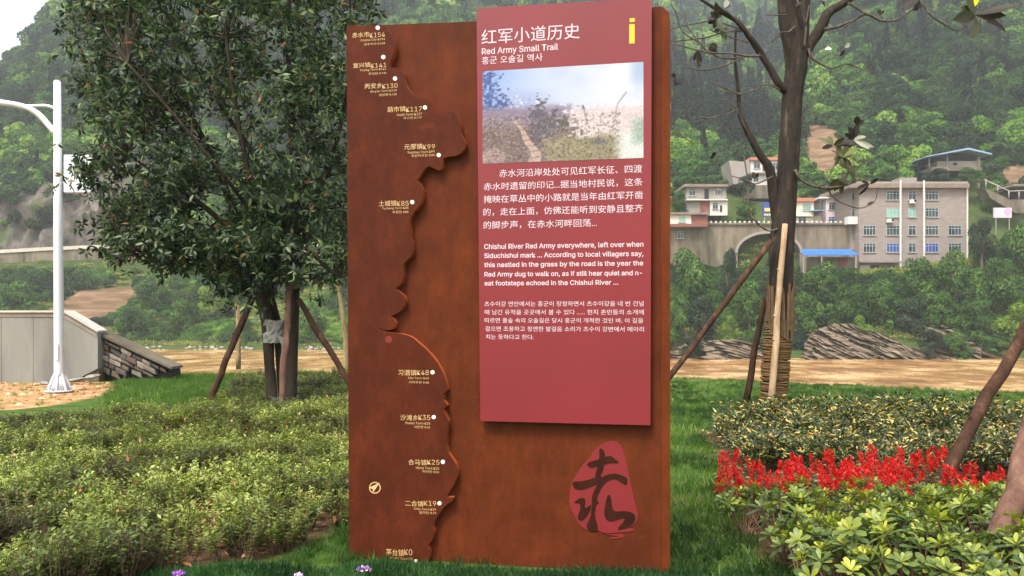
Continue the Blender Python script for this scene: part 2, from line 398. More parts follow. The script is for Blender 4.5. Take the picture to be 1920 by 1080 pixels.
GREENS = [(0, lin(15, 28, 16)), (.3, lin(35, 57, 27)), (.6, lin(64, 97, 34)), (.85, lin(102, 136, 48)), (1, lin(142, 158, 74))]
DARKS = [(0, lin(16, 28, 20)), (.5, lin(32, 50, 32)), (1, lin(66, 88, 48))]
M_FOREST = leafmat("forest_foliage", GREENS, .7, .2, inst=True, spec=.1)
M_CONIF = leafmat("conifer_foliage", DARKS, .7, .1, inst=True, spec=.1)
M_BUSH = leafmat("bush_foliage", GREENS, .6, .25, inst=True, spec=.15)
fproto = []
for i in range(5):
    me = crown_proto("crown_a", 1100, rblobs(i, 9, 2.0, 2.6, 1.2, 1.25), .55, seed=i); me.materials.append(M_FOREST); fproto.append(me)
for i in range(3):      # conifers
    r = np.random.default_rng(50 + i); n = 900; t = r.random(n) ** .8; z = .6 + t * 7.6; rd = (1 - t) * 1.45 * (.5 + .5 * r.random(n)) + .08; an = r.uniform(0, 6.283, n)
    Pp = np.stack([np.cos(an) * rd, np.sin(an) * rd, z], 1); D = norm(np.stack([np.cos(an), np.sin(an), r.uniform(-.6, .3, n)], 1)); s = r.uniform(.35, .75, n)
    me = leaf_mesh("crown_b", [(leaf_geo(Pp - D * s[:, None] * .5, D, np.tile([0, 0, 1.], (n, 1)) + rdir(n, r) * .5, s, s * .5, fold=.3), r.random(n), 0)])
    me.materials.append(M_CONIF); fproto.append(me)
bproto = []
for i in range(4):
    me = crown_proto("bush", 700, rblobs(20 + i, 6, .9, .8, .15, .6), .24, seed=30 + i); me.materials.append(M_BUSH); bproto.append(me)

# ---- forest on the slopes (one mass, beyond counting)
KEEP_OUT = [((1255, 1370), (148, 171)), ((1370, 1470), (150, 182)), ((1480, 1600), (147, 168)), ((1590, 1830), (136, 165)), ((1725, 1850), (156, 184)), ((1845, 1960), (140, 158))]
def forest_points(n, y0, y1, x0=-260, x1=2180):
    px = rng.uniform(x0, x1, n * 3); Y = np.sqrt(rng.uniform(y0 ** 2, y1 ** 2, n * 3)); z = terr(px, Y); py = HY - (z - CH) / Y * F
    k6 = np.interp(px, CPX, KY[:, 6]); kr = np.interp(px, CPX, KY[:, 10]); ok = (Y > k6 + 1.5) & (Y < kr + 30) & (py > -260)
    ok &= ~((cliffmask(px, Y) > .3) & (rng.random(len(px)) < .8)) & ~slidemask(px, py)
    for (a_, b_), (c_, d_) in KEEP_OUT: ok &= ~((px > a_) & (px < b_) & (Y > c_) & (Y < d_))
    px, Y, z, py = px[ok][:n], Y[ok][:n], z[ok][:n], py[ok][:n]
    return px, Y, z, py
px, Y, z, py = forest_points(15000, 160, 620)
X = gx(px, Y)
patch = fbm(X / 38, (Y + z) / 38, 77, 3); bright = np.clip((patch - .47) * 5, 0, 1)
bright = np.maximum(bright * .8, np.clip(1 - np.hypot((px - 1560) / 110, (py - 170) / 110), 0, 1) * 1.2)       # pale bamboo stands
bright = np.maximum(bright, np.clip(1 - np.hypot((px - 1310) / 90, (py - 125) / 60), 0, 1) * 1.3)
bright = np.maximum(bright, np.clip(1 - np.hypot((px - 820) / 90, (py - 10) / 90), 0, 1) * 1.3)
bright = np.maximum(bright, np.clip(1 - np.hypot((px - 1300) / 90, (py - 300) / 60), 0, 1) * 1.1)
dark = np.clip(1 - np.hypot((px - 1760) / 230, (py - 150) / 200), 0, 1) * 1.15; bright = np.clip(bright * (1 - dark), 0, 1)
tint = np.clip(.19 + bright * .75 + rng.normal(0, .18, len(px)), 0, 1)
con = (((px > 1240) & (px < 1460) & (py > 110) & (py < 300)) | ((px > 640) & (px < 735) & (py < 60)) | ((px > 1480) & (px < 1900) & (py < 120) & (rng.random(len(px)) < .35))) & (fbm(X / 20, Y / 20, 5) > .45) & (bright < .5)
con |= rng.random(len(px)) < .06
idx = np.where(con, rng.integers(5, 8, len(px)), rng.integers(0, 5, len(px)))
s = rng.uniform(.8, 1.75, len(px)) * np.clip(Y / 250, .85, 1.6); s3 = np.stack([s, s, s * rng.uniform(.8, 1.3, len(px))], 1)
q_ = rng.uniform(-260, 2180, 26000); Yq = rng.uniform(156, 300, 26000); zq = terr(q_, Yq); pq = HY - (zq - CH) / Yq * F
k6 = np.interp(q_, CPX, KY[:, 6]); k8 = np.interp(q_, CPX, KY[:, 8]); ok = (Yq > k6 + .3) & (Yq < k8 + 25) & ~slidemask(q_, pq) & ~((cliffmask(q_, Yq) > .3) & (rng.random(26000) < .93))
for (a_, b_), (c_, d_) in KEEP_OUT: ok &= ~((q_ > a_) & (q_ < b_) & (Yq > c_) & (Yq < d_))
q_, Yq, zq, pq = q_[ok][:11000], Yq[ok][:11000], zq[ok][:11000], pq[ok][:11000]; Xq = gx(q_, Yq)
tq = np.clip(.42 + (fbm(Xq / 14, Yq / 14, 14, 3) - .5) * 2.0 + rng.normal(0, .1, len(q_)), 0, 1)
scatter("slope_scrub", bproto, np.stack([Xq, Yq, zq - .2], 1), rng.uniform(1.1, 2.8, len(q_)), tq, label="mixed green scrub on the lower mountain slopes above the road", cat="scrub")
scatter("forest", fproto, np.stack([X, Y, z - .8], 1), s3, tint, label="dense broadleaf and conifer forest covering the mountain slopes", cat="forest", idx=idx)

# ---- scrub on the banks
def bank_points(n, kind):
    px = rng.uniform(-200, 2100, n * 5); k1 = np.interp(px, CPX, KY[:, 1]); k4 = np.interp(px, CPX, KY[:, 4])
    Y = k1 + rng.random(n * 5) * (k4 - k1); z = terr(px, Y); py = HY - (z - CH) / Y * F
    left = px < 1000
    ok = np.where(left, (py < 642) & ~slidemask(px, py), py < 655)
    ok &= ~((~left) & (px > 1505) & (px < 1775) & (py > 605 + (px - 1505) * .06)) & ~((~left) & (px < 1400) & (py > 615))
    ok &= ~((px > 1590) & (px < 1830) & (Y > 137)) & ~((px > 1490) & (px < 1610) & (Y > 139))
    ok &= np.where(left, fbm(px / 60, py / 25, 41) > .42, True)
    return px[ok][:n], Y[ok][:n], z[ok][:n], py[ok][:n]
px, Y, z, py = bank_points(6500, 0); X = gx(px, Y)
tint = np.clip(.45 + (fbm(X / 9, Y / 9, 8) - .5) * 1.6 + rng.normal(0, .1, len(px)), 0, 1) * np.where(px > 1000, .8, 1)
s = rng.uniform(.7, 1.7, len(px))
scatter("bank_scrub", bproto, np.stack([X, Y, z - .1], 1), s, tint, label="low green scrub covering the far river banks", cat="scrub")
# grass on the slopes of the left bank and along the water
gproto = []
M_GRASS_FAR = leafmat("bank_grass", [(0, lin(50, 70, 28)), (.5, lin(112, 130, 56)), (1, lin(168, 160, 96))], .7, .3, inst=True, spec=.1)
for i in range(3):
    n = 60; r = np.random.default_rng(i); p = np.stack([r.normal(0, .5, n), r.normal(0, .5, n), np.zeros(n)], 1)
    me = leaf_mesh("grass_far", [(leaf_geo(p, np.stack([r.normal(0, .5, n), r.normal(0, .5, n), np.ones(n)], 1), rdir(n, r), r.uniform(.25, .6, n), .1), r.random(n), 0)]); me.materials.append(M_GRASS_FAR); gproto.append(me)
px = rng.uniform(-200, 2100, 9000); k1 = np.interp(px, CPX, KY[:, 1]); k4 = np.interp(px, CPX, KY[:, 4]); Y = k1 + 1.5 + rng.random(9000) * (k4 - k1); z = terr(px, Y); py = HY - (z - CH) / Y * F
ok = ~slidemask(px, py) & ~((px > 1000) & (py > 640)) & ~((px < 1000) & (py > 648)); px, Y, z = px[ok], Y[ok], z[ok]
scatter("bank_grass", gproto, np.stack([gx(px, Y), Y, z], 1), rng.uniform(.7, 1.5, len(px)), label="rough grass between the scrub on the far banks", cat="grass")
# ================================================================== village and far bank things
M_GREY = simple("grey_render", lin(138, 130, 122), .85, .1, .35, .2, .03)
m = NT("unrendered_block"); v = m.coord()
bk = m.n("TexBrick", Scale=1.0); bk.inputs["Brick Width"].default_value = .9; bk.inputs["Row Height"].default_value = .28; bk.inputs["Mortar Size"].default_value = .02
bk.inputs["Color1"].default_value = lin(142, 131, 122); bk.inputs["Color2"].default_value = lin(126, 116, 109); bk.inputs["Mortar"].default_value = lin(140, 133, 128)
m.l(m.coord(scale=(1, 1, 1)), bk.inputs["Vector"]); rt = bk.inputs["Vector"].links[0].from_node; rt.inputs["Rotation"].default_value = (R(90), 0, 0)
m.base(m.mix(m.ramp(m.noise(m.coord(scale=(1, 1, .3)), .5, 6), [(.35, (0, 0, 0, 1)), (.8, (.7, .7, .7, 1))]), bk.outputs[0], lin(128, 118, 112))); m.rough(.9, .1); M_BLOCK = m.m
M_STAIN = (lambda m: (m.base(m.ramp(m.noise(m.coord(scale=(1, 1, .22)), .5, 8, .7), [(.3, lin(58, 54, 44)), (.5, lin(106, 97, 82)), (.75, lin(140, 130, 112))])), m.rough(.95, .1), m.m)[2])(NT("stained_concrete"))
M_WHITE = simple("white_wall", lin(196, 190, 180), .8, .06, .6, .1)
M_PINKW = simple("pale_pink_wall", lin(196, 178, 184), .8, .05, .6, .1)
M_CREAM = simple("cream_wall", lin(204, 196, 172), .8, .06, .6, .1)
M_ORTILE = simple("orange_tile", lin(164, 104, 80), .7, .15, 3)
M_BRICKR = simple("red_brick", lin(122, 76, 64), .85, .25, 1.2)
M_BLUESH = simple("blue_sheet", lin(54, 108, 186), .45, .12, 1.5, .1, .02, .5)
M_BLUEGR = simple("blue_grey_sheet", lin(124, 150, 172), .5, .15, 1.5)
M_DARK = simple("dark_opening", lin(34, 34, 36), .8, .2, 1)
M_GLASS = (lambda m: (m.base(m.ramp(m.noise(m.coord(), .7, 2), [(.35, lin(22, 27, 33)), (.7, lin(58, 70, 80))])), m.rough(.12, .6), m.m)[2])(NT("window_glass"))
M_GLASSG = simple("green_glass", lin(120, 160, 146), .15, .15, .7, 0, .01, .6)
M_GLASSB = simple("blue_glass", lin(44, 62, 128), .15, .2, .7, 0, .01, .6)
M_FRAME = simple("window_frame", lin(158, 172, 166), .5, .05, 2, 0)
M_STONE = (lambda m: (m.base(m.ramp(m.noise(m.coord(scale=(.5, 1, 2)), 1.1, 8, .7), [(.25, lin(30, 25, 20)), (.45, lin(90, 77, 62)), (.7, lin(150, 134, 112))])), m.rough(.9, .15), m.bump(m.noise(m.coord(scale=(.4, 1, 3)), 2, 8, .7), .8, .2), m.m)[3])(NT("bank_rock"))
M_ROOFG = simple("weathered_roof", lin(120, 106, 94), .9, .2, .8)

def pbox(mb, px0, px1, py0, py1, Y, dep, mi=0): return mb.box((gx(px0, Y), Y, gz(py1, Y)), (gx(px1, Y), Y + dep, gz(py0, Y)), mi)
def building(name, label, px0, px1, py0, py1, Y, dep, mat, cat="house", group=None):
    t = thing(name, label, cat, (gx((px0 + px1) / 2, Y), Y, gz(py1, Y)), group=group); t['_y'] = Y
    part(t, "wall", mat, px0, px1, py0, py1, Y, dep); return t
def part(t, name, mat, px0, px1, py0, py1, Y, dep):
    o = pbox(MB(), px0, px1, py0, py1, Y, dep).build(name, mat, t); o.matrix_parent_inverse = Matrix.Translation(-t.location); return o
def window(t, px0, px1, py0, py1, Y, n=2, glass=None, frame=None, sill=True, transom=.3, bars=False):
    x0, x1, z0, z1 = gx(px0, Y), gx(px1, Y), gz(py1, Y), gz(py0, Y); wd = .05; mb = MB()
    mb.box((x0, Y - .09, z0), (x1, Y - .01, z0 + wd)).box((x0, Y - .09, z1 - wd), (x1, Y - .01, z1))
    xs_ = [x0 + (x1 - x0) * i / n for i in range(n + 1)]
    for i, x in enumerate(xs_): 
        q = wd / 2 if 0 < i < n else wd / 2
        xx = min(max(x, x0 + q), x1 - q); mb.box((xx - q, Y - .085, z0 + wd), (xx + q, Y - .012, z1 - wd))
    if transom: zt = z1 - (z1 - z0) * transom; mb.box((x0 + wd, Y - .08, zt - .03), (x1 - wd, Y - .014, zt + .03))
    if bars:
        for k in range(1, 4): zt = z0 + (z1 - z0) * k / 4; mb.box((x0, Y - .13, zt - .02), (x1, Y - .1, zt + .02))
    f = mb.build("window", frame or M_FRAME, t); f.matrix_parent_inverse = Matrix.Translation(-t.location)
    p_ = MB().box((x0 + .03, Y - .05, z0 + .03), (x1 - .03, Y - .004, z1 - .03)).build("pane", glass or M_GLASS, f); p_.matrix_parent_inverse = Matrix.Identity(4)
    if sill:
        s_ = MB().box((x0 - .12, Y - .18, z0 - .14), (x1 + .12, Y - .003, z0 - .01)).build("sill", M_GREY, f)
    return f

# -- the grey block
YB = 142.0
t = building("apartment_block", "four storey unrendered grey block building with white drainpipes above the river trees", 1611, 1815, 352, 520, YB, 12, M_BLOCK, "building")
part(t, "stair_wing", M_BLOCK, 1594, 1610.9, 356, 520, YB + 2.2, 8)
part(t, "roof", M_ROOFG, 1592, 1818, 344, 351.9, YB - .9, 13.5)
part(t, "parapet", M_GREY, 1606, 1815, 340.5, 343.9, YB - .4, .3)
part(t, "roof_hut", M_GREY, 1687, 1719, 333, 343.9, YB + 2, 3)
for px_ in (1689, 1733): 
    part(t, "drainpipe", M_WHITE, px_ - 1.3, px_ + 1.3, 338, 500 if px_ < 1700 else 480, YB - 1.2, .2)
part(t, "corner_pipe", M_WHITE, 1813, 1815.4, 346, 500, YB - .3, .2)
for r_, (pya, pyb) in enumerate([(358, 375), (390, 407), (423, 441), (456, 473)]):
    cols = [(1662, 1686, 4), (1703, 1717, 2), (1735, 1759, 4)] + ([(1618.5, 1641.5, 4), (1778, 1802, 4)] if r_ > 1 else [])
    for (a_, b_, n_) in cols:
        window(t, a_, b_, pya, pyb, YB, n_, glass=(M_GLASSG if (r_ == 1 and a_ < 1710) else (M_GLASSB if r_ == 3 and n_ == 4 and a_ > 1640 and a_ < 1750 else M_GLASS)))
part(t, "door", M_DARK, 1633, 1648, 498, 516, YB - .06, .05)
part(t, "shutter", M_WHITE, 1613, 1631, 497, 516, YB - .08, .06)
window(t, 1666, 1679, 497, 509, YB, 2)
window(t, 1597, 1606, 362, 375, YB + 2.2, 2); window(t, 1597, 1606, 392, 407, YB + 2.2, 2); window(t, 1600, 1608, 455, 466, YB + 2.2, 1)
part(t, "canopy", M_ROOFG, 1612, 1690, 490, 492.5, YB - 1.3, 1.2)
part(t, "balcony", M_WHITE, 1590, 1611, 406, 420, YB + .6, 1.5)
for (a_, b_, lb) in [((1707, 372), 1717, "white air conditioner unit below the top middle window of the grey block"), ((1664, 408), 1676, "white air conditioner unit under the green second storey window of the grey block")]:
    ac = thing("air_conditioner", lb, "air conditioner", (gx(a_[0], YB), YB, gz(a_[1] + 6, YB)), group="air conditioners on the grey block")
    o = pbox(MB(), a_[0], b_, a_[1] + 2, a_[1] + 9, YB - .75, .5).build("casing", M_WHITE, ac, .03); o.matrix_parent_inverse = Matrix.Translation(-ac.location)
    xx, zz = (gx(a_[0], YB) + gx(b_, YB)) / 2, gz(a_[1] + 5.5, YB)
    o = MB().tube([(xx, YB - .8, zz), (xx, YB - .76, zz)], .24, 12).build("fan_grille", M_DARK, ac); o.matrix_parent_inverse = Matrix.Translation(-ac.location)
    o = pbox(MB(), a_[0] + 1, b_ - 1, a_[1] + 9.1, a_[1] + 9.8, YB - .7, .68).build("bracket", M_GREY, ac); o.matrix_parent_inverse = Matrix.Translation(-ac.location)

# -- road retaining wall with the arch
YW = 145.0
def arch_poly():
    L = [(gx(1220, YW), gz(530, YW)), (gx(1383, YW), gz(530, YW))]
    cx_, hw = (1383 + 1500) / 2, 58.5
    for k in range(0, 17):
        a_ = math.pi * (1 - k / 16); L.append((gx(cx_ + hw * math.cos(a_), YW), gz(474 - 36 * math.sin(a_), YW)))
    L += [(gx(1500, YW), gz(530, YW)), (gx(1608, YW), gz(530, YW)), (gx(1608, YW), gz(422, YW)), (gx(1220, YW), gz(421, YW))]
    return L
t = thing("arch_bridge", "long stained concrete road wall with a low arch left of the grey block", "bridge", (gx(1440, YW), YW, gz(520, YW)))
def rel(o, t): o.matrix_parent_inverse = Matrix.Translation(-t.location); return o
rel(MB().prism(arch_poly(), YW, YW + 3.4).build("wall", M_STAIN, t), t)
mb = MB(); cx_, hw = (1383 + 1500) / 2, 58.5
for k in range(16):
    a0, a1 = math.pi * (1 - k / 16), math.pi * (1 - (k + 1) / 16)
    q = [(gx(cx_ + (hw + o_) * math.cos(a_), YW), gz(474 - (36 + o_) * math.sin(a_), YW)) for a_, o_ in ((a0, 0.1), (a1, 0.1), (a1, 5), (a0, 5))]
    mb.prism(q, YW - .15, YW - .003)
rel(mb.build("arch_ring", M_GREY, t), t)
rel(pbox(MB(), 1220, 1608, 417.5, 420.9, YW - .35, 3.8).build("coping", M_STAIN, t), t)
for i, px_ in enumerate(np.arange(1332, 1600, 9.0)): rel(pbox(MB(), px_, px_ + 3.2, 414.5, 417.3, YW - .2, .35).build("kerb_block", M_WHITE, t), t)
window(t, 1270, 1281, 434, 447, YW, 2)

# -- blue roofed shed
t = thing("shed", "open shed with bright blue sheet roof against the road wall beside grey block", "shed", (gx(1553, 139), 139, gz(508, 139)))
xa, xb = gx(1503, 139), gx(1606, 139); za, zb = gz(466, 139), gz(479, 139)
mb = MB(); mb.add([(xa + .9, 141.8, za), (xb, 141.8, za), (xb, 138.2, zb), (xa, 138.2, zb - .05), (xa + .9, 141.8, za + .08), (xb, 141.8, za + .08), (xb, 138.2, zb + .08), (xa, 138.2, zb + .03)], [(0, 1, 2, 3), (7, 6, 5, 4), (0, 4, 5, 1), (1, 5, 6, 2), (2, 6, 7, 3), (3, 7, 4, 0)])
for k in range(26):
    x = xa + .4 + k * (xb - xa - .5) / 25; mb.add([(x + .5 * (1 - k / 25), 141.8, za + .1), (x + .12 + .5 * (1 - k / 25), 141.8, za + .1), (x + .12, 138.18, zb + .1), (x, 138.18, zb + .1), (x + .06, 138.18, zb + .16), (x + .06 + .5 * (1 - k / 25), 141.8, za + .16)], [(0, 3, 4, 5), (1, 5, 4, 2)])
rel(mb.build("roof", M_BLUESH, t), t)
rel(pbox(MB(), 1520, 1608, 482, 512, 140.5, 2).build("wall", M_STAIN, t), t)
rel(pbox(MB(), 1574, 1588, 484, 500, 140.4, .08).build("door", M_BRICKR, t), t)
for px_ in (1506, 1540, 1604): rel(pbox(MB(), px_, px_ + 2, 480, 512, 138.3, .2).build("post", M_GREY, t), t)

# -- houses along the road
def rroof(t, px0, px1, py0, py1, Y, dep, mat=M_ORTILE): return part(t, "roof", mat, px0, px1, py0, py1, Y - .5, dep + .8)
t = building("small_house", "cream two storey house with orange tiled eave just right of the bare trunk", 1489, 1526, 376, 420, 151, 7, M_CREAM)
rroof(t, 1488, 1528, 371, 377.5, 151, 7); window(t, 1505, 1520, 382, 395, 151, 3, M_GLASSG, bars=True); window(t, 1497, 1511, 407, 418, 151, 2)
part(t, "eave", M_WHITE, 1489, 1526, 403, 405.5, 150.4, .59); part(t, "yard_wall", M_CREAM, 1526.1, 1540, 405, 420, 151.5, .4)
t = building("small_house", "pale pink two storey house with blue barred window beside the grey block", 1549, 1590, 372, 420, 151, 8, M_PINKW)
part(t, "roof", M_WHITE, 1536, 1592, 369, 372, 150.5, 9); part(t, "side_room", M_WHITE, 1537, 1548.9, 373, 394, 153, 4)
window(t, 1538.5, 1547, 379, 391, 153, 1, M_GLASSG); window(t, 1554, 1569, 380, 393, 151, 3, M_GLASS, bars=True); window(t, 1553.5, 1569, 406.5, 419, 151, 3, M_GLASSB, bars=True)
part(t, "awning", M_BLUEGR, 1524, 1549, 393.5, 395, 149.5, 2)
t = building("hillside_house", "white two storey hillside house with grey gable wall half behind the bare trunk", 1408, 1466, 300, 347, 166, 8, M_WHITE)
mb = MB().prism([(gx(a_, 166.3), gz(b_, 166.3)) for a_, b_ in [(1367, 301), (1394, 303), (1407.8, 297), (1407.8, 347), (1375, 345)]], 166.3, 173); rel(mb.build("gable_wall", M_GREY, t), t)
rroof(t, 1407, 1468, 294.5, 300, 166, 8); part(t, "balcony", M_GREY, 1406, 1468, 322, 325, 165, 1.5); part(t, "foundation", M_STAIN, 1400, 1468, 347, 372, 165.6, 4)
window(t, 1413, 1425, 303, 316, 166, 2, M_GLASS); window(t, 1448, 1460, 306, 319, 166, 2, M_GLASS); part(t, "door", M_DARK, 1430, 1436, 304, 321, 165.9, .08); window(t, 1448, 1460, 329, 341, 166, 2); window(t, 1413, 1422, 330, 341, 166, 2, sill=False)
t = building("road_house", "grey tiled two storey house with arched window and brown garage door above the wall", 1287, 1362, 350, 404, 154, 8, M_GREY)
part(t, "roof", M_ROOFG, 1283, 1366, 345, 350, 153.3, 9.4); part(t, "floor_slab", M_WHITE, 1285, 1365, 373.5, 375.5, 153.2, 1)
part(t, "lower_front", M_WHITE, 1331.5, 1364, 376, 404, 153.7, .28); part(t, "garage_door", M_BRICKR, 1313, 1330, 376, 400, 153.85, .1)
window(t, 1292, 1304, 354, 367, 154, 2, M_GLASS); part(t, "door", M_DARK, 1321, 1329, 354, 373, 153.9, .06); window(t, 1336, 1346, 380, 392, 153.7, 2); part(t, "door", M_DARK, 1350, 1354, 385, 397, 153.6, .05)
mb = MB(); A_ = [(gx(1348 + 8.5 * math.cos(a_), 153.9), gz(364 - 11 * math.sin(a_), 153.9)) for a_ in np.linspace(0, math.pi, 13)]; rel(mb.prism(A_, 153.9, 153.98).build("arched_window", M_FRAME, t), t)
mb = MB()
for (a_, b_) in ((1341.5, 1345), (1346, 1350), (1351, 1354.5)): pbox(mb, a_, b_, 356.5, 363, 153.84, .05)
rel(mb.build("pane", M_GLASS, t), t)
t = building("roadside_hut", "low pale hut with red brick gate at the left end of the road wall", 1240, 1296, 402, 424, 143.5, 5, M_WHITE, "hut")
part(t, "brick_front", M_BRICKR, 1296.1, 1327, 403, 425, 143.6, 5); part(t, "roof", M_ROOFG, 1238, 1329, 398, 402, 143, 6); window(t, 1273, 1285, 406.5, 417, 143.5, 2, M_GLASSG); part(t, "base_course", M_BRICKR, 1240, 1296, 419.5, 425, 143.35, .14)
t = building("brick_shed", "narrow orange brick shed wall peeping out beside the sign's right edge", 1230, 1264, 371, 398, 152, 4, M_BRICKR, "shed"); part(t, "roof", M_ROOFG, 1228, 1266, 368, 371, 151.6, 5)

t = thing("billboard", "blue roadside billboard with yellow marks left of the bare trunk", "billboard", (gx(1440, 147), 147, gz(418, 147)))
rel(pbox(MB(), 1430, 1452, 379, 407, 147, .25).build("board", M_GLASSB, t), t)
M_YEL = simple("yellow_paint", lin(236, 206, 60), .5, .05, 3, 0)
mb = MB()
for i in range(4): pbox(mb, 1434 + i * 4, 1437 + i * 4, 390, 396, 146.96, .03); pbox(mb, 1433 + i * 4.2, 1436 + i * 4.2, 401, 404, 146.96, .03)
rel(mb.build("lettering", M_YEL, t), t)
for a_ in (1433, 1447): rel(pbox(MB(), a_, a_ + 1.5, 407, 424, 147.05, .15).build("post", M_GREY, t), t)

# -- pavilion on its platform
YP = 168.0
t = thing("pavilion", "open sided pavilion with thin blue gabled roof on the wooded slope", "pavilion", (gx(1790, YP), YP, gz(345, YP)))
pv_ = lambda a_, b_: (gx(a_, YP), gz(b_, YP))
rel(MB().prism([pv_(1727, 296.5), pv_(1806, 280.5), pv_(1849, 291), pv_(1849, 293.5), pv_(1806, 284), pv_(1727, 298)], YP - 2, YP + 9).build("roof", M_BLUEGR, t), t)
rel(MB().prism([pv_(1758, 292.5), pv_(1806, 284.3), pv_(1838, 291.5), pv_(1838, 302), pv_(1758, 302)], YP + 1.5, YP + 6).build("gable", M_DARK, t), t)  # near-black fill paints the shade under the roof
rel(pbox(MB(), 1757, 1832, 302.1, 313, YP, 5).build("wall", M_GREY, t), t)  # white wall coloured grey to stand in for roof shade
rel(pbox(MB(), 1787, 1795, 305, 310, YP - .06, .05).build("opening", M_DARK, t), t)
rel(pbox(MB(), 1748, 1842, 313.1, 320, YP - 1.5, 9).build("platform", M_STAIN, t), t)
for a_ in (1752, 1776, 1800, 1834): rel(pbox(MB(), a_, a_ + 3, 320.1, 352, YP - 1, .6).build("pillar", M_STAIN, t), t)
for a_ in (1742, 1776, 1835): rel(pbox(MB(), a_, a_ + 1.6, 293, 313, YP - .8, .3).build("post", M_GREY, t), t)

# -- stair and pink sign at the right
YS = 156.0
t = thing("stairway", "concrete stair ramp with dark railing and landing climbing the slope at far right", "stairs", (gx(1880, YS), YS, gz(400, YS)))
ps = lambda a_, b_: (gx(a_, YS), gz(b_, YS))
rel(MB().prism([ps(1846, 352), ps(1894, 374), ps(1925, 374), ps(1925, 400), ps(1905, 400), ps(1858, 372)], YS, YS + 3).build("ramp", M_STAIN, t), t)
mb = MB(); mb.tube([(gx(1845, YS), YS - .1, gz(337, YS)), (gx(1892, YS), YS - .1, gz(359, YS)), (gx(1930, YS), YS - .1, gz(357, YS))], .14, 5)
for a_, b_, c_ in ((1848, 339, 353), (1870, 349, 362), (1891, 359, 373), (1910, 359, 374)): mb.tube([(gx(a_, YS), YS - .1, gz(b_, YS)), (gx(a_, YS), YS - .1, gz(c_, YS))], .13, 5)
rel(mb.build("railing", M_GREY, t), t)
rel(pbox(MB(), 1900, 1940, 345, 349, YS + 1, 6).build("roof", M_ROOFG, t), t); rel(pbox(MB(), 1905, 1940, 350, 372, YS + 3, 3).build("dark_room", M_DARK, t), t)
t = thing("roadside_sign", "pale pink hoarding with a round pink emblem standing above trees at right", "sign", (gx(1880, 140), 140, gz(412, 140)))
rel(pbox(MB(), 1864, 1897, 389.5, 408, 140, .3).build("panel", M_PINKW, t), t)
rel(MB().tube([(gx(1889, 140), 139.93, gz(396, 140)), (gx(1889, 140), 139.99, gz(396, 140))], .62, 16).build("emblem", simple("pink_emblem", lin(224, 150, 190), .6, .05, 2, 0), t), t)
for a_ in (1867, 1892): rel(pbox(MB(), a_, a_ + 1.4, 408, 440, 140.05, .15).build("post", M_GREY, t), t)

# -- left far road wall
mb = MB(); cp = MB()
pz = list(range(-400, 640, 20))
for a_, b_ in zip(pz[:-1], pz[1:]):
    f4 = [np.interp(q, CPX, KY[:, 5]) - .9 for q in (a_, b_)]; zt = [gz(np.interp(q, [-400, 0, 85, 300, 650], [478, 475, 470, 461, 462]), y) for q, y in zip((a_, b_), f4)]
    X0, X1 = gx(a_, f4[0]), gx(b_, f4[1])
    mb.add([(X0, f4[0], zt[0] - 6.5), (X1, f4[1], zt[1] - 6.5), (X1, f4[1], zt[1]), (X0, f4[0], zt[0]), (X0, f4[0] + 1.5, zt[0]), (X1, f4[1] + 1.5, zt[1])], [(0, 1, 2, 3), (3, 2, 5, 4)])
    cp.add([(X0, f4[0] - .3, zt[0] + .02), (X1, f4[1] - .3, zt[1] + .02), (X1, f4[1] - .3, zt[1] + .8), (X0, f4[0] - .3, zt[0] + .8), (X0, f4[0] + .1, zt[0] + .8), (X1, f4[1] + .1, zt[1] + .8)], [(0, 1, 2, 3), (3, 2, 5, 4)])
t = thing("retaining_wall", "long stained stone road wall below the grey cliff across the river", "wall", (gx(100, 186), 186, gz(515, 186)))
rel(mb.build("wall_face", M_STAIN, t), t); rel(cp.build("coping", simple("pale_coping", lin(176, 168, 152), .9, .15, .8), t), t)

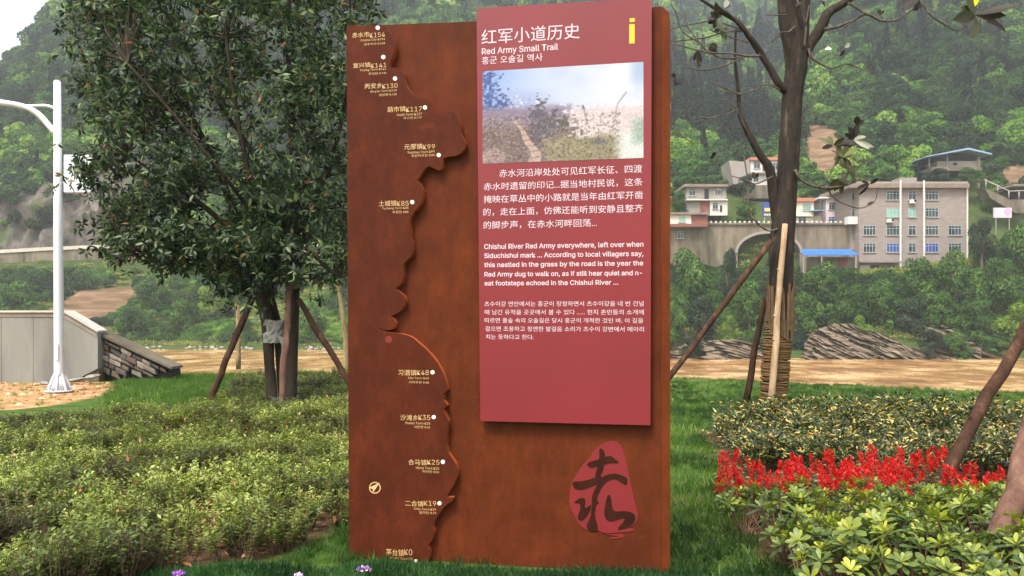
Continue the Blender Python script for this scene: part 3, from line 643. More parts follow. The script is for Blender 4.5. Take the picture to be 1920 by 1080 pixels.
# -- slanted rock strata at the water
slabs = []
for i in range(6):
    r = random.Random(i); L_, T_, W_ = 1.0, .5, .5
    V_ = []
    for x in (0, .33, .7, 1):
        tp = 1 - .5 * abs(x - .4)
        for (y, z) in ((-1, -1), (1, -1), (1, 1), (-1, 1)): V_.append((x + r.uniform(-.06, .06), y * W_ * tp * r.uniform(.8, 1.15), z * T_ * tp * r.uniform(.65, 1.2)))
    fs = [(0, 3, 2, 1), (12, 13, 14, 15)] + [(a * 4 + k, a * 4 + (k + 1) % 4, a * 4 + 4 + (k + 1) % 4, a * 4 + 4 + k) for a in range(3) for k in range(4)]
    me = bpy.data.meshes.new("rock_slab"); me.from_pydata(V_, [], fs); me.materials.append(M_STONE); slabs.append(me)
def outcrop(label, pts, n, ang, seed):
    Y0 = 119; t = thing("rock_outcrop", label, "rocks", (gx(pts[len(pts) // 2][0], Y0), Y0, -5)); r = random.Random(seed); pa = np.array(pts)
    aa, ss = np.meshgrid(np.linspace(pa[0, 0], pa[-1, 0], 150), np.linspace(-.05, 1, 60)); tp = np.interp(aa, pa[:, 0], pa[:, 1]) + 3; bb = 680 + (tp - 680) * ss
    ca_, sa_ = math.cos(R(ang)), math.sin(R(ang)); al = aa * ca_ + bb * sa_; pe = bb * ca_ - aa * sa_; pe = pe + (vnoise(al / 30, pe / 30, seed) - .5) * 6
    led = hsh(np.floor(pe / 4.5).astype(np.int64), np.floor(al / 26 + pe / 9).astype(np.int64), seed) * 2.0 + (pe / 4.5 - np.floor(pe / 4.5)) * .8 + fbm(al / 12, pe / 3, seed + 5) * .8
    yq = 118.6 + (680 - bb) / 70 * 8 - led; V_ = np.stack([gx(aa, yq), yq, gz(bb, yq)], -1).reshape(-1, 3); ii = np.arange(V_.shape[0]).reshape(aa.shape)
    rel(link("rock_face", new_mesh("rock_face", V_, [np.stack([ii[:-1, :-1], ii[:-1, 1:], ii[1:, 1:], ii[1:, :-1]], -1).reshape(-1, 4)]), t, M_STONE), t)
    for i in range(n):
        a_ = r.uniform(pa[0, 0], pa[-1, 0] - 12); top = np.interp(a_, pa[:, 0], pa[:, 1]); b_ = top + r.random() ** .8 * (676 - top)
        Y_ = 118.2 + (676 - b_) / 70 * 8 + r.uniform(-.5, .5); ln = r.uniform(50, 150) / 12.5 * (.6 if seed > 1 else 1)
        ln = min(ln, (pa[-1, 0] + 6 - a_) / 12.5 + 1.5)
        o = link("rock_slab", slabs[i % 6], t); o.scale = (ln, r.uniform(1.6, 3.4), r.uniform(.22, .62) * r.choice([1, 1, 1.5])); o.rotation_euler = (r.uniform(-.3, .05), R(ang + r.uniform(-2.5, 2.5)), R(r.uniform(-9, 7)))
        o.location = Vector((gx(a_, Y_), Y_, gz(b_, Y_))) - t.location
outcrop("slanting layered grey rock outcrop at the water's edge below the grey block", [(1508, 642), (1526, 616), (1566, 604), (1602, 604), (1650, 624), (1700, 646), (1768, 670)], 46, 27, 1)
outcrop("low layered rocks at the water's edge between the sign and the bare trunk", [(1225, 650), (1270, 648), (1330, 636), (1372, 632), (1400, 645), (1440, 662)], 16, 14, 2)
outcrop("small dark rock ledge in the scrub right of the big slanting outcrop", [(1735, 612), (1765, 606), (1800, 622), (1840, 650)], 4, 22, 3)
# pale stones along the left waterline
n = 240; px = rng.uniform(-100, 1000, n); k1 = np.interp(px, CPX, KY[:, 1]); Y = k1 + rng.normal(1.6, 1.6, n)
smesh = []
for i in range(4):
    r = random.Random(70 + i); mb = MB(); V_ = [(math.cos(a) * math.cos(b) * r.uniform(.7, 1.2), math.sin(a) * math.cos(b) * r.uniform(.7, 1.2), math.sin(b) * r.uniform(.4, .8)) for b in (-.9, 0, .9) for a in np.arange(0, 6.2, 1.05)]
    mb.add(V_, [(a * 6 + k, a * 6 + (k + 1) % 6, a * 6 + 6 + (k + 1) % 6, a * 6 + 6 + k) for a in range(2) for k in range(6)] + [(5, 4, 3, 2, 1, 0), (12, 13, 14, 15, 16, 17)]); me = mb.mesh("shore_stone"); me.materials.append(simple("pale_stone%d" % i, lin(140, 130, 116), .9, .3, 2)); smesh.append(me)
scatter("shore_stones", smesh, np.stack([gx(px, Y), Y, terr(px, Y) + .05], 1), rng.uniform(.12, .5, n), label="pale loose stones along the far waterline at left", cat="stones")

# -- individual trees on the far bank
tproto = []
M_BTREE = leafmat("riverside_foliage", [(0, lin(18, 32, 16)), (.35, lin(38, 64, 26)), (.7, lin(74, 108, 42)), (1, lin(126, 152, 68))], .6, .25, spec=.15)
M_BTREED = leafmat("dark_foliage", [(0, lin(16, 26, 18)), (.5, lin(36, 52, 34)), (1, lin(76, 92, 60))], .6, .2, spec=.15)
M_BTREEY = leafmat("yellow_foliage", [(0, lin(36, 54, 20)), (.5, lin(82, 108, 36)), (1, lin(146, 166, 68))], .6, .3, spec=.15)
for j, M_ in enumerate((M_BTREE, M_BTREE, M_BTREED, M_BTREEY)):
    me = crown_proto("crown", 5200, rblobs(90 + j, 17, .78, 1.25, .35, .33), .085, seed=90 + j, up=.5); me.materials.append(M_); tproto.append(me)
M_BARKF = simple("far_bark", lin(92, 80, 68), .9, .2, 2)
trunk_far = MB().tube([(0, 0, -.6), (.03, 0, .2), (-.02, .03, .7), (.02, 0, 1.1)], [.06, .05, .04, .02], 6).tube([(0, 0, .4), (.3, .05, .9)], [.03, .01], 5).tube([(0, 0, .5), (-.3, -.05, 1.0)], [.03, .01], 5).mesh("trunk_far"); trunk_far.materials.append(M_BARKF)
BT = [  # px, base row, top row, width px, distance, kind, label
 (1298, 610, 455, 122, 131, 0, "broad leafy tree beside the sign's right edge below the low hut"),
 (1366, 590, 452, 46, 133, 2, "narrow dark feathery tree under the left half of the arch"),
 (1366, 640, 585, 44, 125, 3, "small yellow green bush low on the bank left of the leaning dark stake"),
 (1405, 625, 515, 84, 128, 0, "round green bush between the dark stake and the straw wrapped trunk"),
 (1318, 645, 545, 90, 125, 2, "dark bush on the bank above the low layered rocks"),
 (1268, 652, 560, 72, 124, 0, "green bush touching the sign's right edge above the rocks"),
 (1545, 580, 482, 92, 132, 0, "tall green tree below the blue roofed shed"),
 (1512, 640, 540, 76, 127, 0, "green tree right beside the straw wrapped trunk above the rocks"),
 (1590, 620, 520, 86, 128, 1, "rounded green tree standing below the dark doorway of the grey block"),
 (1722, 580, 470, 92, 131, 1, "dense tree hiding the foot of the second drainpipe"),
 (1655, 610, 515, 84, 128, 0, "green tree standing in front of the grey block's lowest small window"),
 (1792, 580, 456, 88, 131, 0, "tall tree covering the lower right corner of the grey block"),
 (1842, 500, 398, 72, 136, 2, "dark tree standing just right of the grey block below the pink sign"),
 (1902, 520, 412, 96, 137, 0, "bushy tree directly below the pink hoarding"),
 (1868, 590, 470, 100, 130, 1, "large rounded tree above the lower right bank"),
 (1700, 640, 552, 90, 126, 2, "shaded bush right above the top of the slanting rocks"),
 (1765, 630, 540, 84, 126, 0, "mid green bush over the right end of the slanting rocks"),
 (1822, 640, 552, 92, 125, 1, "full green bush near the waterline left of the slanting brown stake"),
 (1905, 650, 560, 96, 124, 3, "light green bush at the waterline behind the brown stake's top"),
 (1860, 668, 628, 70, 121, 0, "low green bush dipping to the water at the right"),
 (1745, 668, 612, 64, 117.5, 2, "dark low bush at the lower right end of the slanting rocks"),
 (1790, 676, 618, 80, 118, 0, "spreading green bush at the waterline right of the slanting rocks"),
 (1300, 672, 628, 60, 118, 2, "dark low bush growing over the low layered rocks"),
 (1245, 670, 610, 70, 119, 0, "green bush at the waterline behind the sign's right edge"),
 (1615, 655, 585, 66, 125, 3, "small bright bush growing on top of the slanting rocks"),
 (1452, 560, 470, 72, 139, 2, "dark bush in the shadow below the arch behind the bare trunk"),
 (1400, 424, 378, 74, 147.5, 0, "leafy tree on the road between the grey tiled house and blue billboard"),
 (1276, 404, 352, 52, 147.5, 1, "leafy tree in front of the grey tiled house's left end"),
 (1395, 368, 325, 50, 163, 2, "dark bush beneath the grey gable wall"),
 (1662, 346, 312, 66, 160, 0, "green tree rising behind the grey block's roof at left"),
 (1610, 352, 318, 60, 162, 3, "light green tree behind the roof edge of the grey block's stair wing"),
 (1755, 352, 311, 78, 163, 2, "ivy dark bush covering the pillars under the pavilion"),
 (1815, 354, 312, 70, 164, 0, "green bush under the right half of the pavilion platform"),
]
LT = [
 (20, 600, 520, 110, 170, 0, "green bush on the far bank left of the lamp pole"),
 (250, 640, 560, 90, 160, 1, "green bush on the far bank above the stone wing wall's end"),
 (290, 600, 505, 90, 170, 0, "rounded bush higher on the far bank behind the stone wall"),
 (345, 640, 555, 96, 160, 0, "light bush near the far waterline left of the first stake"),
 (395, 610, 530, 90, 166, 3, "yellow green bush behind the top of the left stake"),
 (590, 655, 560, 80, 158, 0, "dark green bush on the far bank right of the twin trunks"),
 (630, 600, 510, 70, 168, 1, "green bush on the far bank beside the sign's left edge"),
 (455, 650, 590, 60, 158, 1, "small bush on the far bank behind the thin pale trunk"),
]
def fartree(px_, pb, ptp, wd, Y_, kd, lb, grp):
    h_ = (pb - ptp) * Y_ / F; w_ = wd * Y_ / F
    t = thing("riverside_tree", lb, "tree", (gx(px_, Y_), Y_, gz(pb, Y_)), random.uniform(0, 6.28), grp)
    o = link("crown", tproto[kd], t); o.scale = (w_ / 2.05, w_ / 2.05, h_ / 1.62); o.location = (0, 0, -h_ * .22); link("trunk", trunk_far, t).scale = (h_ / 1.9,) * 3
for a_ in BT: fartree(*a_, "trees on the far right bank and in the village")
for a_ in LT: fartree(*a_, "bushes on the far left bank")
# ================================================================== near ground cover
def zg(x, y): return gnd(np.asarray(x, float), np.asarray(y, float))
def excl(q, polys):
    k = np.ones(len(q), bool)
    for p in polys: k &= ~in_poly(q[:, 0], q[:, 1], p)
    return q[k]
# grass tufts
M_GRASS = leafmat("lawn_grass", [(0, lin(34, 52, 22)), (.35, lin(54, 82, 34)), (.7, lin(80, 112, 46)), (.9, lin(118, 138, 66)), (1, lin(156, 154, 100))], .5, .35, inst=True, spec=.2)
tufts = []
for i in range(5):
    r = np.random.default_rng(200 + i); n = 26; p = np.stack([r.normal(0, .045, n), r.normal(0, .045, n), np.full(n, -.01)], 1)
    lean = r.normal(0, .42, (n, 2)); D = np.stack([lean[:, 0], lean[:, 1], np.ones(n)], 1)
    me = leaf_mesh("grass_tuft", [(leaf_geo(p, D, rdir(n, r) * np.array([1, 1, .1]), r.uniform(.06, .15, n), r.uniform(.005, .009, n), prof=((.0, 1), (.5, .8)), fold=.1, droop=r.uniform(0, .6, n)), r.random(n), 0)])
    me.materials.append(M_GRASS); tufts.append(me)
lawnR = [(-1.1, 4.2), (9, 4.2), (22, 14), (24, 21.8), (-1.4, 21.8), (-1.0, 12)]
q = sample_poly(lawnR, 110); q = excl(q, [bedR]); q = q[(rng.random(len(q)) < np.clip(1.25 - q[:, 1] / 30, .3, 1)) & (q[:, 1] < edge_y(q[:, 0]) + .5) & (q[:, 0] / q[:, 1] < .72) & (q[:, 0] / q[:, 1] > -.3)]
tn = .46 + (fbm(q[:, 0] / .7, q[:, 1] / .7, 61, 4) - .5) * 2.0 + rng.normal(0, .14, len(q))
tn -= .25 * (vnoise(q[:, 0] / .8, q[:, 1] / .5, 62) > .62)
tn = np.where(rng.random(len(q)) < .04, .95, tn)
scatter("lawn_grass", tufts, np.stack([q[:, 0], q[:, 1], zg(q[:, 0], q[:, 1])], 1), rng.uniform(.5, 1.25, len(q)) * (1 - .3 * (q[:, 1] > 14)) * np.where(q[:, 0] < 1.05, np.clip((q[:, 1] - 3.6) / 2.6, .35, 1), .85), tn, label="bright green lawn between the sign, the flower bed and the river", cat="grass")
lawnL = GP([(215, 722), (250, 704), (420, 704), (430, 762), (180, 768)]); front = GP([(470, 1058), (560, 1040), (640, 1000), (655, 965), (720, 965), (760, 1085), (190, 1110)])
backstrip = [(-15, 19), (-8, 18.5), (-2, 19), (-2, 22.5), (-15, 20.5)]
parts_q = [sample_poly(lawnL, 90), sample_poly(front, 330), sample_poly(backstrip, 90)]
q = np.concatenate(parts_q)
tn = np.concatenate([np.full(len(parts_q[0]), .62), np.full(len(parts_q[1]), .35), np.full(len(parts_q[2]), .6)]) + rng.normal(0, .15, len(q))
scatter("verge_grass", tufts, np.stack([q[:, 0], q[:, 1], zg(q[:, 0], q[:, 1])], 1), rng.uniform(.5, 1.1, len(q)) * np.clip((q[:, 1] - 3.4) / 2.6, .5, 1), tn, label="green grass verge left of the sign and beside the lamp's bare soil", cat="grass")
# sparse weeds on the bare soil
q = sample_poly(soilpoly, 9); q = q[(q[:, 0] > -12)]
scatter("soil_weeds", tufts, np.stack([q[:, 0], q[:, 1], zg(q[:, 0], q[:, 1])], 1), rng.uniform(.3, .8, len(q)), rng.uniform(.5, 1, len(q)), label="sparse short weeds on the bare soil round the lamp pole", cat="weeds")
clods = []
for i in range(3):
    r = random.Random(170 + i); mb = MB(); V_ = [(math.cos(a) * math.cos(b) * r.uniform(.6, 1.3), math.sin(a) * math.cos(b) * r.uniform(.6, 1.3), math.sin(b) * r.uniform(.4, .9)) for b in (-.9, 0, .9) for a in np.arange(0, 6.2, 1.05)]
    mb.add(V_, [(a * 6 + k, a * 6 + (k + 1) % 6, a * 6 + 6 + (k + 1) % 6, a * 6 + 6 + k) for a in range(2) for k in range(6)] + [(5, 4, 3, 2, 1, 0), (12, 13, 14, 15, 16, 17)]); me = mb.mesh("clod"); me.materials.append(simple("soil_clod%d" % i, lin(*[(168, 128, 92), (196, 172, 140), (140, 100, 70)][i]), .95, .2, 8)); clods.append(me)
q = sample_poly(soilpoly, 26); q = q[q[:, 0] > -12]
scatter("soil_clods", clods, np.stack([q[:, 0], q[:, 1], zg(q[:, 0], q[:, 1])], 1), .01 + rng.random(len(q)) ** 5 * .06, label="loose clods and pebbles on the bare orange soil", cat="soil")

# clipped small-leaved ground cover on the left
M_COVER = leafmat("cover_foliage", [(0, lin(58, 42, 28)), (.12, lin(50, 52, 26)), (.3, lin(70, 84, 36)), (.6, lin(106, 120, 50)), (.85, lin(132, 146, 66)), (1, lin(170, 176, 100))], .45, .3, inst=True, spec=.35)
M_TWIG = simple("twig", lin(92, 70, 52), .9, .2, 20)
sprigs = []
for i in range(6):
    r = np.random.default_rng(300 + i); ns = 7; PP, DD, LL = [], [], []
    mb = MB()
    for s_ in range(ns):
        a_ = r.uniform(0, 6.28); tip = np.array([math.cos(a_) * r.uniform(.02, .13), math.sin(a_) * r.uniform(.02, .13), r.uniform(.2, .34)])
        mb.tube([(0, 0, 0), tuple(tip * .5 + r.normal(0, .01, 3)), tuple(tip)], [.004, .003, .002], 3, cap=False)
        for lv in range(13):
            t = .4 + .6 * lv / 12; an = r.uniform(0, 6.28); PP.append(tip * t); u_ = .15 + .9 * t * t; DD.append([math.cos(an), math.sin(an), u_ * r.uniform(.3, 1.1)]); LL.append(r.uniform(.028, .056))
    PP, DD, LL = np.array(PP), np.array(DD), np.array(LL); n = len(PP); N = norm(np.array([0, 0, 1.]) + rdir(n, r) * .5)
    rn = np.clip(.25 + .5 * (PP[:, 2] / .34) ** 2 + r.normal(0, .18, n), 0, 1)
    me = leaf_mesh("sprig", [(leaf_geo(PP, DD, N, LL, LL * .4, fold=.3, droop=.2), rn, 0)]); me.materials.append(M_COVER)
    # stems joined in
    sm_ = mb.mesh("stems"); V0 = np.empty(len(sm_.vertices) * 3, np.float32); sm_.vertices.foreach_get("co", V0)
    Lm = len(me.vertices); V1 = np.empty(Lm * 3, np.float32); me.vertices.foreach_get("co", V1)
    F1 = np.array([list(p.vertices) for p in me.polygons]); F0 = np.array([list(p.vertices) for p in sm_.polygons]) + Lm
    m2 = new_mesh("sprig", np.concatenate([V1, V0]).reshape(-1, 3), [F1, F0]); attr(m2, "rnd", np.concatenate([np.repeat(rn, 5), np.zeros(len(V0) // 3)]))
    m2.materials.append(M_COVER); m2.materials.append(M_TWIG); mi = np.zeros(len(F1) + len(F0), np.int32); mi[len(F1):] = 1; m2.polygons.foreach_set("material_index", mi); sprigs.append(m2)
q = sample_poly(coverA, 135)
thin = fbm(q[:, 0] / .45, q[:, 1] / .45, 71, 3); bare = in_poly(q[:, 0], q[:, 1], GP([(240, 1110), (300, 1010), (480, 955), (640, 905), (660, 1020), (450, 1075)]))
prob = np.where(bare, .55, 1.0) * np.where(thin < .40, .25, 1) * np.clip(1.3 - q[:, 1] / 26, .3, 1)
q = q[(rng.random(len(q)) < prob) & (q[:, 0] / q[:, 1] > -.75)]
tn = .56 + (fbm(q[:, 0] / .4, q[:, 1] / .4, 72, 3) - .5) * 1.9 + rng.normal(0, .12, len(q)) - .14 * (q[:, 1] > 9)
hgt = .45 + .62 * fbm(q[:, 0] / .33, q[:, 1] / .33, 73, 3)
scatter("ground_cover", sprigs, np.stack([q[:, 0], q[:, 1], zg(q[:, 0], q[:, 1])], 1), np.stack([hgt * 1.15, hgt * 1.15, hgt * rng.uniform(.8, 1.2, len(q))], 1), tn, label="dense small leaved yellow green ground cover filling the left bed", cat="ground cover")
# dry leaves on the open soil
M_DRY = leafmat("dry_leaf", [(0, lin(120, 72, 44)), (.5, lin(168, 112, 74)), (1, lin(206, 168, 132))], .7, .1, inst=True, spec=.2)
dl = []
for i in range(3):
    r = np.random.default_rng(400 + i); me = leaf_mesh("dry", [(leaf_geo([[0, 0, .01]], [[1, 0, .15]], [[0, .2, 1]], .085, .042, prof=((.3, .9), (.65, .8)), fold=.4, droop=-.25 + .3 * i), np.array([.5]), 0)]); me.materials.append(M_DRY); dl.append(me)
q = np.concatenate([sample_poly(GP([(200, 1105), (300, 1000), (480, 950), (650, 900), (650, 1000), (450, 1060), (300, 1090)]), 70), sample_poly(bedR, 9), sample_poly(coverA, 2)])
scatter("dry_leaves", dl, np.stack([q[:, 0], q[:, 1], zg(q[:, 0], q[:, 1]) + .015 + .1 * (rng.random(len(q)) < .15)], 1), rng.uniform(.4, .95, len(q)), rot=np.stack([rng.normal(0, .4, len(q)), rng.normal(0, .4, len(q)), rng.uniform(0, 6.28, len(q))], 1), label="brown dry leaves lying on open soil between the plants", cat="leaves")

q = sample_poly(coverA, 11)
scatter("caught_leaves", dl, np.stack([q[:, 0], q[:, 1], zg(q[:, 0], q[:, 1]) + rng.uniform(.1, .27, len(q))], 1), rng.uniform(.25, .7, len(q)), rot=np.stack([rng.normal(0, .7, len(q)), rng.normal(0, .7, len(q)), rng.uniform(0, 6.28, len(q))], 1), label="small dry leaves caught in the left ground cover", cat="leaves")
# low leafy grass edge in front of the sign, right at the photo's lower margin
M_EDGE = leafmat("edge_grass", [(0, lin(18, 40, 18)), (.5, lin(38, 72, 32)), (1, lin(88, 124, 66))], .45, .35, inst=True, spec=.3)
et = []
for i in range(4):
    r = np.random.default_rng(500 + i); n = 34; p = np.stack([r.normal(0, .03, n), r.normal(0, .03, n), np.full(n, -.01)], 1); lean = r.normal(0, .9, (n, 2))
    me = leaf_mesh("edge_tuft", [(leaf_geo(p, np.stack([lean[:, 0], lean[:, 1], np.ones(n)], 1), rdir(n, r) * np.array([1, 1, .2]), r.uniform(.05, .1, n), r.uniform(.006, .011, n), prof=((.1, .8), (.5, 1)), fold=.15, droop=r.uniform(.2, .9, n)), r.random(n), 0)]); me.materials.append(M_EDGE); et.append(me)
xs = np.linspace(-3.0, 1.6, 60)
edge_px = [(-300, 1075), (180, 1079), (215, 1066), (330, 1063), (420, 1051), (520, 1055), (570, 1072), (635, 1066), (665, 1048), (750, 1050), (800, 1056), (840, 1066), (900, 1064), (960, 1070), (1010, 1072), (1100, 1066), (1200, 1068), (1260, 1070), (1500, 1080)]
Ye = 4.62
def edge_h(x): px_ = CX + x / Ye * F; return np.maximum(gz(np.interp(px_, [a for a, b in edge_px], [b for a, b in edge_px]), Ye), .0)
gxs, gys = np.meshgrid(np.linspace(-4, 2.6, 140), np.linspace(3.9, 4.86, 24))
hh = np.maximum(edge_h(gxs) - .06, 0) * np.clip(1 - np.abs(gys - Ye) / .24, 0, 1) ** .6 - .02; a, b = gxs.shape; ii = np.arange(a * b).reshape(a, b)
me = new_mesh("turf_mound", np.stack([gxs, gys, hh + zg(gxs, gys) * .3], -1).reshape(-1, 3), [np.stack([ii[:-1, :-1], ii[:-1, 1:], ii[1:, 1:], ii[1:, :-1]], -1).reshape(-1, 4)]); me.polygons.foreach_set("use_smooth", [True] * len(me.polygons))
tag(link("turf_mound", me, None, simple("mound_soil", lin(48, 62, 30), .95, .3, 20)), kind='structure')
n = 7500; ex = rng.uniform(-3.4, 1.7, n); ey = rng.uniform(4.36, 4.8, n)
eh = np.maximum(edge_h(ex) - .06, 0) * np.clip(1 - np.abs(ey - Ye) / .24, 0, 1) ** .6
scatter("edge_grass", et, np.stack([ex, ey, eh - .03], 1), rng.uniform(.5, .9, n), .5 + (fbm(ex / .25, ey / .25, 81) - .5) * 1.4, label="dark green leafy grass edge along the foot of the sign", cat="grass")
# three flower heads in it
M_PETAL = leafmat("violet_petal", [(0, lin(150, 84, 176)), (.5, lin(196, 150, 214)), (1, lin(246, 232, 246))], .5, .3)
def flower_head(label, px_, py_, rad, pale=.5):
    x = gx(px_, Ye - .04); z = gz(py_, Ye - .04); t = thing("violet_flower", label, "flower", (x, Ye - .04, z - .06)); t['group'] = "small violet flowers in the grass edge"
    r = np.random.default_rng(int(px_)); n = 60; d = rdir(n, r); d[:, 2] = np.abs(d[:, 2]); c = d * rad * np.array([1.3, .9, .5])
    tt = rdir(n, r); me = leaf_mesh("petals", [(leaf_geo(c + [0, 0, .05], tt * .8 + d * .5, d, .018, .014, prof=((.55, 1.),), fold=.1), np.clip(r.normal(pale, .3, n), 0, 1), 0)])
    link("petals", me, t, M_PETAL); MB().tube([(0, 0, -.02), (.003, 0, .05)], [.003, .002], 5).build("stem", M_EDGE, t)
flower_head("violet and white flower cluster in the grass below the map plate", 682, 1066, .026)
flower_head("small pale flower at the bottom edge left of the sign", 560, 1077, .014, .85)
flower_head("dark violet flower at the bottom edge below the left bed", 335, 1074, .022, .1)

# ------------------------------------------------------------------ right flower bed
def plant_copy(src, name, x, y, s, rz, label, cat, grp, tilt=0):
    t = thing(name, label, cat, (x, y, float(zg(x, y))), rz, grp); t.scale = (s, s, s)
    for nm, me in src: link(nm, me, t)
    return t
# variegated hedge: stuff
M_VAR = leafmat("variegated_foliage", [(0, lin(24, 34, 16)), (.42, lin(52, 66, 32)), (.64, lin(84, 98, 46)), (.72, lin(156, 148, 84)), (.9, lin(190, 176, 108)), (1, lin(180, 136, 50))], .35, .2, inst=False, spec=.4)
vs = []
for i in range(6):
    r = np.random.default_rng(600 + i); n = 110; z = r.uniform(.08, .4, n); an = r.uniform(0, 6.28, n); rd = r.uniform(.02, .16, n); p = np.stack([np.cos(an) * rd, np.sin(an) * rd, z], 1)
    D = np.stack([np.cos(an), np.sin(an), r.uniform(.1, 1.4, n)], 1) + rdir(n, r) * .4; rn = np.clip(r.random(n) ** 1.5 * (.55 + .6 * z / .4) + .02, 0, 1)
    me = leaf_mesh("variegated_sprig", [(leaf_geo(p, D, norm(np.array([0, 0, 1.]) + rdir(n, r) * .5), r.uniform(.05, .095, n), .024, prof=((.3, .9), (.65, .85)), fold=.3, droop=.25), rn, 0)]); me.materials.append(M_VAR); vs.append(me)
varP = [G(1352, 838), G(1372, 806), G(1600, 803), G(2100, 805), G(2100, 862), G(1700, 872), G(1420, 858)]
varP = [(2.75, 10.6), (3.2, 11.0), (6.2, 11.2), (9.5, 11.2), (9.5, 7.4), (5.2, 7.4), (2.3, 7.5), (2.2, 8.2), (2.45, 9.6)]
q = sample_poly(varP, 46); nz = fbm(q[:, 0] / .5, q[:, 1] / .5, 74, 2); q = q[nz > .3]
scatter("variegated_hedge", vs, np.stack([q[:, 0], q[:, 1], zg(q[:, 0], q[:, 1])], 1), rng.uniform(.55, 1.05, len(q)) * (.9 + .1 * np.clip(q[:, 1] - 9, 0, 2)), label="low hedge of variegated yellow and dark green leaves behind the red flowers", cat="hedge")
# scarlet flowering plants
M_RED = leafmat("scarlet_petal", [(0, lin(130, 8, 10)), (.5, lin(190, 22, 20)), (1, lin(216, 50, 38))], .5, .25)
M_SLEAF = leafmat("flower_foliage", [(0, lin(26, 40, 22)), (.6, lin(56, 74, 38)), (1, lin(116, 126, 70))], .5, .25)
sal = []
for i in range(5):
    r = np.random.default_rng(700 + i); Pp, D, rn = [], [], []
    for s_ in range(7):
        a_ = r.uniform(0, 6.28); b_ = r.uniform(.02, .16); x, y = math.cos(a_) * b_, math.sin(a_) * b_; h0 = r.uniform(.12, .25); hl = r.uniform(.09, .15); lx, ly = r.normal(0, .12, 2)
        for k in range(42):
            t = k / 42; an = k * 2.4; rr_ = .012 * (1 - t * .8); Pp.append([x + lx * t * hl + math.cos(an) * rr_, y + ly * t * hl + math.sin(an) * rr_, h0 + t * hl]); D.append([math.cos(an), math.sin(an), .2 + t * 1.6]); rn.append(np.clip(r.normal(.5, .25), 0, 1))
    Pp = np.array(Pp); n = len(Pp); me = leaf_mesh("blossom", [(leaf_geo(Pp, D, rdir(n, r), r.uniform(.022, .038, n) , .014, fold=.3), np.array(rn), 0)]); me.materials.append(M_RED)
    n = 70; an = r.uniform(0, 6.28, n); rd = r.uniform(.02, .15, n); z = r.uniform(.05, .24, n); p = np.stack([np.cos(an) * rd, np.sin(an) * rd, z], 1)
    mf = leaf_mesh("leaves", [(leaf_geo(p, np.stack([np.cos(an), np.sin(an), r.uniform(-.1, .8, n)], 1), np.tile([0, 0, 1.], (n, 1)) + rdir(n, r) * .4, r.uniform(.04, .07, n), .034, prof=((.35, 1),), fold=.2, droop=.3), r.random(n), 0)]); mf.materials.append(M_SLEAF)
    sal.append([("blossom", me), ("foliage", mf)])
ORD = "leftmost,second,third,fourth,fifth,sixth,seventh,eighth,ninth,tenth,eleventh,twelfth,thirteenth,fourteenth,fifteenth,sixteenth,seventeenth".split(",")
ROWN = "front,second,third,fourth,fifth,sixth,seventh,eighth,ninth".split(",")
def rows(src, name, y0, dy, n, left, dx, umax, lab, cat, grp, s0, s1, jit=.05):
    r = random.Random(len(name))
    for j in range(n):
        y = y0 + j * dy; x = left(y) + (j % 2) * dx * .45; k = 0
        while x < umax * y:
            if name[0] == "s" and r.random() < .12 + .22 * max(0, x - 2): x += dx; continue
            nth = "leftmost" if k == 0 else ORD[min(k, 16)] + " from left"
            plant_copy(src[r.randrange(len(src))], name, x + r.uniform(-jit, jit), y + r.uniform(-jit, jit), r.uniform(s0, s1) * (.84 if name[0] == "r" and y > 5.1 else 1), r.uniform(0, 6.28), "%s, %s in the %s row" % (lab, nth, ROWN[j]) if j else "%s, %s in the row nearest the camera" % (lab, nth), cat, grp); x += dx * r.uniform(.88, 1.12); k += 1
rows(sal, "scarlet_plant", 6.05, .3, 5, lambda y: .278 * y, .235, .56, "scarlet spiked flower plant", "flowering plant", "scarlet flowers in the right bed", .7, 1.05, .07)
for i, (px_, py_, lb) in enumerate([(1888, 900, "scarlet flower spikes seen between the two brown stakes, upper plant"), (1850, 925, "scarlet flower spikes seen just right of the farther brown stake"), (1912, 930, "scarlet flower spikes at the right edge above the nearest stake")]):
    x, y = G(px_, py_ + 50); plant_copy(sal[i], "scarlet_plant", x, y, .8, i, lb, "flowering plant", "stray scarlet flowers")
